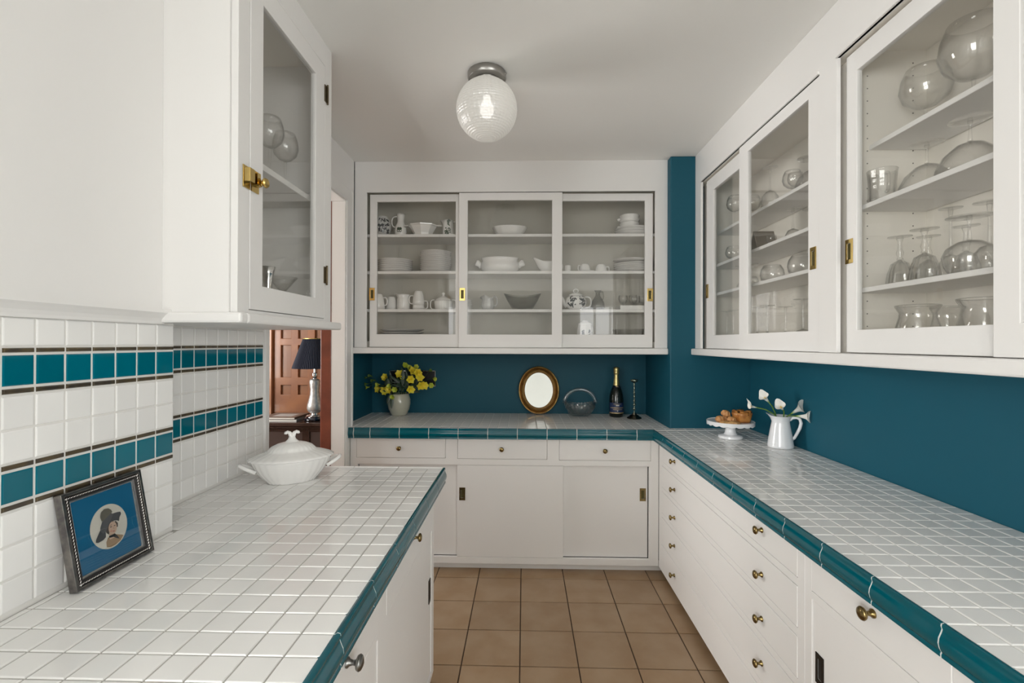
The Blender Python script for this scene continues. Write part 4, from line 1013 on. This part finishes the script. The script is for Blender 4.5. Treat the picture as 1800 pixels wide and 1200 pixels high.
# --- left door, top shelf
t = thing('branch_pattern_bowl', 'pale round jar painted with dark branches at the far left of the top shelf', 'jar', (-.966, 3.17, S3))
op = [(.034, 0), (.053, .02), (.063, .06), (.061, .095), (.049, .125), (.034, .142)]
part('jar_body', t, [(0, .001)] + op + [(.036, .142), (0, .13)], CHINAD); mb = MB(); blotch(mb, rz_of(op), .5, .07, .045, 26); mb.obj('painted_branches', DARKPAT, t, local=True, fixn=False)
t = thing('milk_jug', 'slim white jug with a dark clover motif on the top shelf', 'jug', (-.842, 3.19, S3))
op = [(.030, 0), (.037, .012), (.041, .045), (.036, .08), (.024, .105), (.022, .120), (.026, .150), (.028, .165)]
part('jug_body', t, [(0, .001)] + op + [(.025, .165), (.02, .12), (0, .02)], CHINA); arc_handle(t, .026, .075, .150, .036, .0045, CHINA, -1)
mb = MB()
for a in (0, PI/2, PI, 3*PI/2):
    b = len(mb.v)
    for i in range(10):
        tt = 2 * PI * i / 10; u = .010 * math.cos(a + .78) + .010 * math.cos(tt); v = .052 + .010 * math.sin(a + .78) + .010 * math.sin(tt); r = rz_of(op)(v) + .0007; mb.v.append((r * math.sin(u / r), -r * math.cos(u / r), v))
    mb.face(list(range(b, b + 10)))
mb.obj('clover_motif', GREENPAT, t, local=True, fixn=False)
t = thing('octagonal_bowl', 'white octagonal serving bowl with flat lugs on the top shelf', 'bowl', (-.684, 3.16, S3))
part('bowl_body', t, [(0, .002), (.058, .002), (.060, 0), (.064, .004), (.066, .026), (.092, .070), (.100, .074), (.101, .080), (.094, .079), (.062, .034), (0, .028)], CHINA, 8, sy=.85, sm=False)
for sg in (-1, 1): MB().prism([(sg * .096, -.022), (sg * .128, -.014), (sg * .130, .014), (sg * .096, .022)], .072, .078, lambda u, v, d: (u, v, d)).obj('lug', CHINA, t, local=True)
t = thing('patterned_creamer', 'white creamer with green leaf pattern and loop handle on the top shelf', 'creamer', (-.515, 3.17, S3))
op = [(.033, 0), (.038, .01), (.037, .05), (.034, .085), (.037, .115)]
part('creamer_body', t, [(0, .001)] + op + [(.034, .115), (.031, .08), (0, .02)], CHINA, fn=lambda a, r, z: (1 + .42 * max(0, math.cos(a - PI)) ** 10 * max(0, (z - .085) / .03), 0)); arc_handle(t, .034, .018, .108, .044, .0042)
mb = MB(); blotch(mb, rz_of(op), 0, .035, .022, 14); blotch(mb, rz_of(op), .3, .095, .014, 8); mb.obj('leaf_pattern', GREENPAT, t, local=True, fixn=False)
# --- left door, plates
stack('white plate, %s of the low stack left of the tall stack', 'low stack of plates at the left', -.875, 3.175, S2, .118, .017, .0135, 6)
stack('white plate, %s of the tall stack behind the left glass door', 'tall stack of plates', -.600, 3.175, S2, .106, .015, .0126, 11)
# --- left door, cup shelf
def cup_prof(r, h): return [(0, .002), (r * .55, .002), (r * .58, 0), (r * .62, .004), (r * .82, h * .3), (r * .94, h * .7), (r, h), (r - .003, h), (r * .86, h * .65), (r * .7, h * .25), (0, .010)]
t = thing('coffee_cup', 'upturned white cup with handle at the far left of the cup shelf', 'cup', (-.975, 3.12, S1)); part('cup_body', t, cup_prof(.046, .105), CHINA, flip=True); arc_handle(t, .034, .03, .08, .028, .004)
solid('beaker', 'upturned plain white beaker left of the fluted creamer', 'cup', cup_prof(.040, .095), CHINA, (-.910, 3.215, S1), flip=True)
flute = lambda a, r, z: 1 + .018 * math.cos(22 * a)
t = thing('fluted_creamer', 'fluted white creamer with a pouring lip on the cup shelf', 'creamer', (-.822, 3.19, S1))
part('creamer_body', t, [(0, .001), (.040, 0), (.043, .006), (.043, .078), (.040, .084), (.044, .098), (.046, .108), (.042, .106), (.038, .085), (.038, .01), (0, .008)], CHINA, 88, fn=lambda a, r, z: (1 + (.018 * math.cos(22 * a) if .004 < z < .08 else 0) + .30 * max(0, math.cos(a - PI)) ** 8 * max(0, (z - .084) / .024), .014 * max(0, math.cos(a - PI)) ** 6 * max(0, (z - .084) / .024)))
arc_handle(t, .042, .02, .09, .022, .004).rotation_euler = (0, 0, PI/2)
t = thing('coffee_mug', 'upturned white mug, lower one of the stacked pair', 'mug', (-.714, 3.17, S1)); part('mug_body', t, cup_prof(.042, .082), CHINA, flip=True); arc_handle(t, .037, .012, .062, .026, .004)
t = thing('coffee_mug', 'upturned white mug perched on another mug', 'mug', (-.714, 3.17, S1 + .0325)); part('mug_body', t, [(r * 1.02, z * 1.16) for r, z in cup_prof(.041, .084)], CHINA, flip=True); arc_handle(t, .034, .012, .066, .030, .0042, CHINA, -1)
t = thing('sugar_bowl', 'fluted white sugar bowl with lid and two loop handles', 'sugar bowl', (-.545, 3.165, S1))
part('bowl_body', t, [(0, .001), (.050, 0), (.056, .006), (.060, .058), (.052, .068), (.050, .066), (.05, .01), (0, .008)], CHINA, 96, fn=lambda a, r, z: 1 + (.02 * math.cos(24 * a) if .004 < z < .06 else 0))
l_ = part('lid', t, [(.054, .066), (.052, .072), (.034, .084), (.018, .092), (.009, .096), (.007, .102), (.011, .108), (.010, .116), (.004, .121), (0, .122)], CHINA)
for sg in (-1, 1): arc_handle(t, .058, .006, .070, .030, .0042, CHINA, sg)
stack('small saucer, %s of the pile right of the sugar bowl', 'pile of saucers beside the sugar bowl', -.418, 3.225, S1, .062, .010, .009, 8, name='saucer')
stack('oval platter, %s of the flat pile behind the left door', 'platters on the cabinet floor', -.83, 3.18, S0, .150, .018, .020, 4, sx=1, sy=.70, jit=.004, name='platter', m_=CHINAD)
# --- middle door
solid('oval_bowl', 'shallow white oval bowl alone on the top shelf behind the middle door', 'bowl', [(0, .003), (.070, .003), (.072, 0), (.078, .003), (.098, .032), (.113, .060), (.116, .066), (.111, .066), (.09, .032), (0, .012)], CHINA, (-.098, 3.17, S3), 56, sy=.72, fn=lambda a, r, z: 1 + .012 * math.cos(12 * a))
t = thing('casserole_dish', 'white oval casserole dish with shell handles behind the middle door', 'dish', (-.165, 3.175, S2))
part('dish_body', t, [(0, .003), (.095, .003), (.098, 0), (.104, .003), (.124, .022), (.131, .045), (.127, .066), (.119, .078), (.122, .092), (.126, .100), (.120, .101), (.114, .08), (.12, .05), (.09, .012), (0, .010)], IRON, 56, sy=.68)
for sg in (-1, 1): MB().tube([(sg * .122, 0, .048), (sg * .138, 0, .060), (sg * .153, 0, .070), (sg * .162, 0, .074)], [.013, .010, .013, .010], 10, flat=1.8).obj('handle', IRON, t, smooth='all', local=True)
t = thing('gravy_boat', 'white gravy boat half behind the middle door frame', 'gravy boat', (.158, 3.17, S2))
part('boat_body', t, [(0, .002), (.034, .002), (.036, 0), (.040, .004), (.060, .035), (.072, .070), (.074, .076), (.070, .076), (.055, .035), (0, .012)], IRON, 56, sy=.55, fn=lambda a, r, z: (1 + .35 * max(0, math.cos(a - PI)) ** 4 * min(1, max(0, (z - .02) / .05)), .030 * max(0, math.cos(a - PI)) ** 3 * max(0, (z - .03) / .045)))
arc_handle(t, .066, .02, .07, .03, .005, IRON)
t = thing('small_ribbed_jug', 'small grey-white jug beside the glass boat bowl', 'jug', (-.245, 3.17, S1))
part('jug_body', t, [(0, .002), (.026, .002), (.028, 0), (.036, .008), (.044, .030), (.040, .058), (.036, .072), (.044, .092), (.041, .092), (.034, .07), (.038, .03), (0, .01)], CHINAD, 48, fn=lambda a, r, z: (1 + .02 * math.cos(12 * a) + .2 * max(0, math.cos(a - PI)) ** 6 * max(0, (z - .07) / .02), .01 * math.cos(3 * a) * max(0, (z - .075) / .02)))
arc_handle(t, .038, .030, .094, .024, .0045, CHINAD)
solid('glass_boat_bowl', 'boat-shaped smoky glass bowl behind the middle door', 'bowl', [(0, .003), (.055, .002), (.060, 0), (.072, .010), (.102, .052), (.124, .088), (.126, .092), (.121, .092), (.098, .052), (.066, .014), (0, .008)], GREYG, (-.012, 3.16, S1), 56, sy=.5, fn=lambda a, r, z: (1, .020 * (math.cos(a) ** 2) * z / .09))
t = thing('glass_stopper', 'clear glass stopper lying on the cabinet floor', 'stopper', (-.285, 3.13, S0 + .021)); 
mb = MB().lathe([(0, 0), (.018, .004), (.0205, .018), (.012, .032), (.007, .042), (.009, .090), (.006, .13), (0, .132)], 16); mb.xf(lambda x, y, z: (z - .05, y, x)); mb.obj('stopper_body', GLASS, t, smooth='all', local=True)
# --- right door
stack('white plate, %s of those under the stacked bowls', 'plates under the stacked bowls', .722, 3.165, S3, .118, .018, .016, 3)
bp_ = [(0, .002), (.045, .002), (.047, 0), (.055, .004), (.068, .018), (.062, .032), (.066, .046), (.064, .052), (.060, .052), (.058, .03), (.05, .01), (0, .008)]
for lab, k in (('lower ribbed white bowl standing on the top-shelf plates', 0), ('upper ribbed white bowl stacked on another bowl', 1)):
    t = thing('lug_bowl', lab, 'bowl', (.700, 3.165, S3 + .0385 + k * .0515)); part('bowl_body', t, bp_, CHINA); MB().tube([(-.058, 0, .022), (-.072, 0, .026), (-.080, 0, .022)], [.012, .009, .007], 10).obj('lug', CHINA, t, smooth='all', local=True)
solid('egg_cup', 'tiny plain white cup standing alone behind the right door', 'cup', [(0, .001), (.018, 0), (.019, .004), (.0195, .045), (.018, .047), (.017, .01), (0, .008)], CHINA, (.288, 3.14, S2))
t = thing('tea_cup', 'upturned white cup resting on its saucer behind the right door', 'cup', (.405, 3.17, S2 + .0135)); part('cup_body', t, cup_prof(.038, .048), CHINA, flip=True); arc_handle(t, .03, .01, .036, .016, .003, CHINA, -1)
solid('saucer', 'single white saucer under the upturned cup', 'saucer', plate_prof(.062, .011), CHINA, (.415, 3.17, S2))
t = thing('tea_cup', 'upturned white cup with its handle to the right, beside the saucer', 'cup', (.515, 3.18, S2)); part('cup_body', t, cup_prof(.042, .060), CHINA, flip=True); arc_handle(t, .034, .006, .044, .020, .0034)
stack('white plate, %s of the low stack behind the right glass door', 'low stack of plates at the right', .72, 3.17, S2, .122, .016, .014, 4)
o = solid('shallow_dish', 'wide shallow dish tilted on top of the right plate stack', 'dish', plate_prof(.128, .014), CHINA, (.72, 3.17, S2 + .068)); o.rotation_euler = (0, .03, 0)
t = thing('teapot', 'white teapot with black leaf pattern behind the right door', 'teapot', (.345, 3.165, S1))
op = [(.038, 0), (.040, .006), (.060, .022), (.071, .050), (.064, .080), (.046, .098)]
part('pot_body', t, [(0, .001)] + op + [(.040, .098), (0, .09)], CHINA); l_ = part('lid', t, [(.047, .098), (.046, .104), (.030, .113), (.012, .118), (0, .119)], CHINA)
mb = MB(); mb.tube([(.016 * math.cos(a_) , 0, .130 + .013 * math.sin(a_)) for a_ in [2 * PI * i / 16 for i in range(17)]], .004, 8, cap=False); mb.obj('lid_ring', CHINA, l_, smooth='all', local=True)
arc_handle(t, .062, .020, .090, .040, .005); MB().tube([(-.058, 0, .030), (-.078, 0, .046), (-.086, -.01, .070), (-.096, -.012, .090)], [.018, .013, .010, .008], 12).obj('spout', CHINA, t, smooth='all', local=True)
mb = MB(); blotch(mb, rz_of(op), -.55, .055, .026, 18); blotch(mb, rz_of(op), .65, .05, .026, 18); mb.obj('leaf_pattern', DARKPAT, t, local=True, fixn=False)
t = thing('glass_decanter', 'smoky round glass cruet with a flared neck beside the teapot', 'decanter', (.492, 3.17, S1))
part('decanter_body', t, [(0, .002), (.036, .001), (.040, .004), (.046, .025), (.044, .050), (.030, .076), (.016, .098), (.014, .118), (.024, .134), (.022, .134), (.012, .118), (.013, .1), (.028, .075), (.041, .05), (.043, .025), (.035, .007), (0, .006)], GREYG)
arc_handle(t, .018, .070, .125, .020, .004, GREYG)
t = thing('square_tray', 'low white tray holding small glasses behind the right door', 'tray', (.725, 3.165, S1)); MB().box(-.098, .098, -.075, .075, .0005, .004).obj('tray_base', CHINA, t, local=True)
mb = MB(); face_frame(mb, 'Y', (-.1, .1, -.077, .077), [(-.096, .096, -.073, .073)], 0, .028); mb.xf(lambda x, y, z: (x, z, y)); mb.obj('tray_rim', CHINA, t, local=True, bevel=.001)
for lab, dx, dy in (('small footed glass at the left of the white tray', -.068, -.01), ('small footed glass in the middle of the white tray', -.005, -.02), ('small footed glass at the right of the white tray', .062, -.01), ('small footed glass at the back of the white tray', .030, .045)):
    t = thing('small_glass', lab, 'glass', (.725 + dx, 3.165 + dy, S1 + .0045))
    part('bowl', t, [(0, .034), (.012, .036), (.026, .052), (.031, .072), (.028, .094), (.0265, .094), (.029, .072), (.024, .054), (0, .04)], GLASS); part('foot', t, [(0, .001), (.024, 0), (.024, .002), (.006, .006), (.005, .034), (0, .036)], GLASS)
t = thing('patterned_canister', 'white canister with dark pattern on the cabinet floor behind the right door', 'canister', (.405, 3.15, S0))
op = [(.052, 0), (.055, .006), (.052, .08), (.046, .11)]
part('canister_body', t, [(0, .001)] + op + [(.04, .11), (0, .1)], CHINA, 8, sm=False); part('lid', t, [(.047, .110), (.049, .116), (.036, .130), (.022, .136), (.022, .142), (0, .144)], CHINA)
mb = MB(); blotch(mb, rz_of([(r * .93, z) for r, z in op]), -.3, .06, .02, 8); blotch(mb, rz_of([(r * .95, z) for r, z in op]), .7, .05, .022, 8); mb.obj('dark_pattern', DARKPAT, t, local=True, fixn=False)
solid('glass_bowl', 'clear glass bowl on the cabinet floor at the far right', 'bowl', [(0, .003), (.05, .002), (.055, 0), (.085, .025), (.105, .075), (.107, .085), (.103, .085), (.08, .028), (0, .008)], GLASS, (.70, 3.18, S0))

# ================================================================== GLASSWARE IN THE RIGHT CABINET
def stemware(name, lab, kind, loc, h, r, inv=False, m_=GLASS, cat='glass', fr_=None, bowl_h=None, cut=False):
    """bowl, stem and foot as parts; inv = standing on its rim"""
    t = thing(name, lab, cat, loc); fr_ = fr_ or r * .85; bh = bowl_h or h * .5; hb = h - bh; th = .0012
    if kind == 'balloon': bo = [(.004, hb), (r * .45, hb + bh * .06), (r * .85, hb + bh * .24), (r, hb + bh * .48), (r * .93, hb + bh * .75), (r * .74, h)]
    elif kind == 'wine': bo = [(.004, hb), (r * .5, hb + bh * .08), (r * .9, hb + bh * .33), (r, hb + bh * .6), (r * .92, h)]
    elif kind == 'coupe': bo = [(.004, hb), (r * .4, hb + bh * .12), (r * .75, hb + bh * .4), (r * .95, hb + bh * .75), (r, h)]
    elif kind == 'martini': bo = [(.004, hb), (r * .5, hb + bh * .45), (r, h)]
    else: bo = [(.004, hb), (r * .6, hb + bh * .15), (r * .85, hb + bh * .5), (r, h)]
    inn = [(max(a - th * 1.3, .001), z + (th if z < h - 1e-6 else 0)) for a, z in bo][::-1]
    bp = [(0, hb - .001)] + bo + inn + [(0, hb + .003)]
    kn = hb * .55
    sp = [(0, hb), (.0055, hb - .001), (.0048, hb * .92), (.0032, kn), (.0034, hb * .3), (.0065, .006), (0, .005)] if not cut else [(0, hb), (.009, hb - .001), (.0065, hb * .9), (.0105, hb * .72), (.0065, hb * .55), (.005, hb * .3), (.010, .006), (0, .005)]
    fp_ = [(0, .0055), (.010, .0045), (fr_ * .6, .0028), (fr_, .0018), (fr_, .0004), (0, 0)]
    if inv: fp_ = [(a, h - z) for a, z in fp_]; sp = [(a, h - z) for a, z in sp]; bp = [(a, h - z) for a, z in bp]
    fn = (lambda a, rr, z: 1 + .03 * math.cos(14 * a)) if cut else None
    part('bowl', t, bp, CUTG if cut else m_, 42 if cut else 36, fn=fn, sm=False if cut else 'all'); part('stem', t, sp, m_, 14); part('foot', t, fp_, m_, 36)
    return t
X0, XB1, XB2, XB3 = 1.41, RS[0], RS[1], RS[2]
XA1, XA2, XA3 = AS
# near unit, floor
def low_bowl(lab, x, y, z, r, h):
    solid('flared_glass_bowl', lab, 'bowl', [(0, .004), (r * .6, .003), (r * .66, 0), (r * .92, h * .18), (r * .96, h * .38), (r * .82, h * .66), (r * .80, h * .78), (r * .98, h * .95), (r, h * .985), (r * .97, h), (r * .92, h * .96), (r * .76, h * .78), (r * .78, h * .66), (r * .92, h * .38), (r * .86, h * .18), (0, .010)], GLASS, (x, y, z), 44)
low_bowl('flared glass bowl at the left of the nearest bottom shelf', 1.185, 1.452, X0, .056, .108)
low_bowl('flared glass bowl at the right of the nearest bottom shelf', 1.185, 1.245, X0, .056, .110)
low_bowl('smaller glass bowl behind, between the two flared bowls', 1.275, 1.455, X0, .042, .104)
low_bowl('smaller glass bowl behind at the right edge of the bottom shelf', 1.290, 1.265, X0, .042, .104)
# near unit, first shelf: goblets on their rims
for lab, kind, x, y, h, r, bh, cut, z in (
 ('cut goblet upside down at the far left of the goblet shelf', 'goblet', 1.205, 1.545, .160, .038, .085, True, XB1),
 ('cut goblet upside down, second from the left on the goblet shelf', 'goblet', 1.205, 1.452, .162, .041, .090, True, XB1),
 ('cut goblet upside down behind the big round goblet', 'goblet', 1.278, 1.398, .158, .036, .085, True, XB1),
 ('cut goblet upside down at the back corner of the goblet shelf', 'goblet', 1.290, 1.540, .160, .036, .085, True, XB1),
 ('big round smooth goblet upside down in front on the goblet shelf', 'balloon', 1.165, 1.265, .150, .056, .088, False, XB1),
 ('tall thin-stemmed glass upside down behind the goblets', 'wine', 1.305, 1.478, .232, .034, .09, False, XB1),
 ('tall thin-stemmed glass upside down right of the round goblet', 'wine', 1.255, 1.305, .200, .040, .085, False, XB1),
 ('tall thin-stemmed glass upside down at the right edge of the goblet shelf', 'wine', 1.300, 1.225, .205, .036, .085, False, XB1)):
    stemware('stem_glass', lab, kind, (x, y, z), h, r, True, bowl_h=bh, cut=cut)
# near unit, second shelf
t = thing('glass_mug', 'small glass mug at the left of the wide coupe glasses', 'mug', (1.165, 1.566, XB2))
part('mug_body', t, [(0, .004), (.034, .003), (.037, 0), (.038, .01), (.037, .06), (.040, .102), (.042, .106), (.039, .106), (.034, .06), (.033, .012), (0, .012)], GLASS, 40, fn=lambda a, r, z: 1 + .02 * math.cos(10 * a)); arc_handle(t, .036, .025, .085, .026, .0045, GLASS, -1).rotation_euler = (0, 0, 1.2)
stemware('coupe_glass', 'wide coupe glass upside down next to the glass mug', 'coupe', (1.217, 1.458, XB2), .148, .072, True, bowl_h=.088, fr_=.042)
stemware('coupe_glass', 'wide coupe glass upside down in the middle of its shelf', 'coupe', (1.205, 1.306, XB2), .150, .076, True, bowl_h=.090, fr_=.046)
stemware('coupe_glass', 'wide coupe glass upside down at the right edge of its shelf', 'coupe', (1.270, 1.150, XB2), .140, .068, True, bowl_h=.085, fr_=.042)
# near unit, top shelf
stemware('balloon_glass', 'balloon glass at the left of the nearest top shelf', 'balloon', (1.265, 1.520, XB3), .205, .068, bowl_h=.125)
stemware('balloon_glass', 'very large balloon glass on the nearest top shelf', 'balloon', (1.255, 1.350, XB3), .236, .078, bowl_h=.16)
stemware('balloon_glass', 'balloon glass half hidden by the nearest door frame', 'balloon', (1.255, 1.165, XB3), .215, .07, bowl_h=.14)
# far unit
A = (('stem_glass', 'tall stem glass upside down at the left of the far top shelf', 'wine', 1.225, 2.385, XA3, .215, .042, True, .10), ('balloon_glass', 'balloon glass in the middle of the far top shelf', 'balloon', 1.287, 2.300, XA3, .165, .044, False, .085),
 ('coupe_glass', 'coupe glass upside down at the right of the far top shelf', 'coupe', 1.215, 2.035, XA3, .125, .060, True, .075), ('small_glass', 'small stem glass between balloon and coupe on the far top shelf', 'wine', 1.225, 2.165, XA3, .105, .032, False, .06),
 ('balloon_glass', 'balloon glass at the far end of the top shelf behind the far door', 'balloon', 1.205, 2.735, XA3, .180, .045, False, .09), ('balloon_glass', 'second balloon glass at the far end of the top shelf', 'balloon', 1.290, 2.700, XA3, .170, .042, False, .085),
 ('stem_glass', 'stem glass upside down in the middle of the card shelf', 'goblet', 1.215, 2.165, XA2, .150, .038, True, .06), ('stem_glass', 'stem glass upside down right of another on the card shelf', 'goblet', 1.265, 2.120, XA2, .135, .036, True, .06), ('stem_glass', 'stem glass upside down at the right edge of the card shelf', 'wine', 1.215, 1.935, XA2, .130, .038, True, .07),
 ('small_glass', 'small glass in front of the folded card', 'wine', 1.190, 2.305, XA2, .060, .024, False, .04), ('balloon_glass', 'balloon glass behind the far door on the card shelf', 'balloon', 1.200, 2.735, XA2, .095, .046, False, .075),
 ('stem_glass', 'stem glass upside down behind the far door on the round-bowl shelf', 'wine', 1.215, 2.675, XA1, .140, .024, True, .05), ('stem_glass', 'stem glass upside down next to another behind the far door', 'wine', 1.260, 2.640, XA1, .145, .024, True, .05),
 ('stem_glass', 'slender glass upside down leftmost on the far bottom shelf', 'martini', 1.185, 2.790, X0, .180, .036, True, .045), ('stem_glass', 'slender glass upside down second from left on the far bottom shelf', 'martini', 1.185, 2.705, X0, .182, .036, True, .045),
 ('stem_glass', 'slender glass upside down behind the pair on the far bottom shelf', 'martini', 1.285, 2.750, X0, .180, .034, True, .045),
 ('stem_glass', 'slender glass upside down at the left under the near sliding door', 'martini', 1.180, 2.420, X0, .175, .038, True, .05), ('stem_glass', 'slender glass upside down second under the near sliding door', 'martini', 1.185, 2.330, X0, .178, .040, True, .05), ('stem_glass', 'slender glass upside down in the middle of the far bottom shelf', 'wine', 1.225, 2.245, X0, .165, .032, True, .05),
 ('stem_glass', 'thick-stemmed glass upside down at the right of the far bottom shelf', 'goblet', 1.190, 2.045, X0, .182, .042, True, .055), ('stem_glass', 'slender glass upside down at the right edge of the far bottom shelf', 'wine', 1.275, 2.010, X0, .165, .034, True, .05))
for nm, lab, kind, x, y, z, h, r, inv, bh in A: stemware(nm, lab, kind, (x, y, z), h, r, inv, bowl_h=bh, fr_=max(r * .85, .030))
fish = lambda r: [(0, .004), (r * .5, .003), (r * .55, 0), (r * .9, r * .35), (r, r * .8), (r * .92, r * 1.25), (r * .7, r * 1.6), (r * .67, r * 1.6), (r * .88, r * 1.24), (r * .96, r * .8), (r * .85, r * .38), (0, .008)]
solid('round_glass_bowl', 'round glass bowl left on the shelf below the folded card', 'bowl', fish(.055), GLASS, (1.215, 2.345, XA1)); solid('round_glass_bowl', 'round glass bowl right on the shelf below the folded card', 'bowl', fish(.058), GLASS, (1.215, 2.095, XA1))
solid('glass_tumbler', 'small glass tumbler left of the round glass bowls', 'glass', fish(.032), GLASS, (1.175, 2.468, XA1))
cd = thing('folded_card', 'grey-brown folded card standing among the glasses', 'card', (1.21, 2.42, XA2)); CARD = mat('taupe_card', (.20, .17, .135), .8)
for sg in (-1, 1):
    mb = MB().prism([(0, 0), (.004, 0), (.004 , .115), (0, .115)], -.05, .05, lambda u, v, d: (d, u, v)); o = mb.obj('card_leaf', CARD, cd, local=True); o.rotation_euler = (sg * .40, 0, 0); o.location = (0, -.002 + sg * .0465, .0015)
# ================================================================== LEFT CABINET CONTENTS
stemware('balloon_glass', 'balloon wine glass at the right of the left cabinet shelf', 'balloon', (-.895, 1.740, LS), .225, .046, bowl_h=.105, fr_=.036)
stemware('balloon_glass', 'balloon wine glass half hidden by the brass-latched door frame', 'balloon', (-.885, 1.615, LS), .225, .046, bowl_h=.105, fr_=.036)
stemware('martini_glass', 'martini glass standing on the left cabinet floor', 'martini', (-.90, 1.735, 1.507), .135, .052, bowl_h=.06, fr_=.036)
solid('silver_bud_vase', 'small waisted silver vase on the left cabinet floor', 'vase', [(0, .002), (.022, 0), (.023, .006), (.015, .045), (.013, .085), (.018, .125), (.024, .148), (.022, .148), (.011, .085), (0, .08)], CHROME, (-.865, 1.570, 1.507))
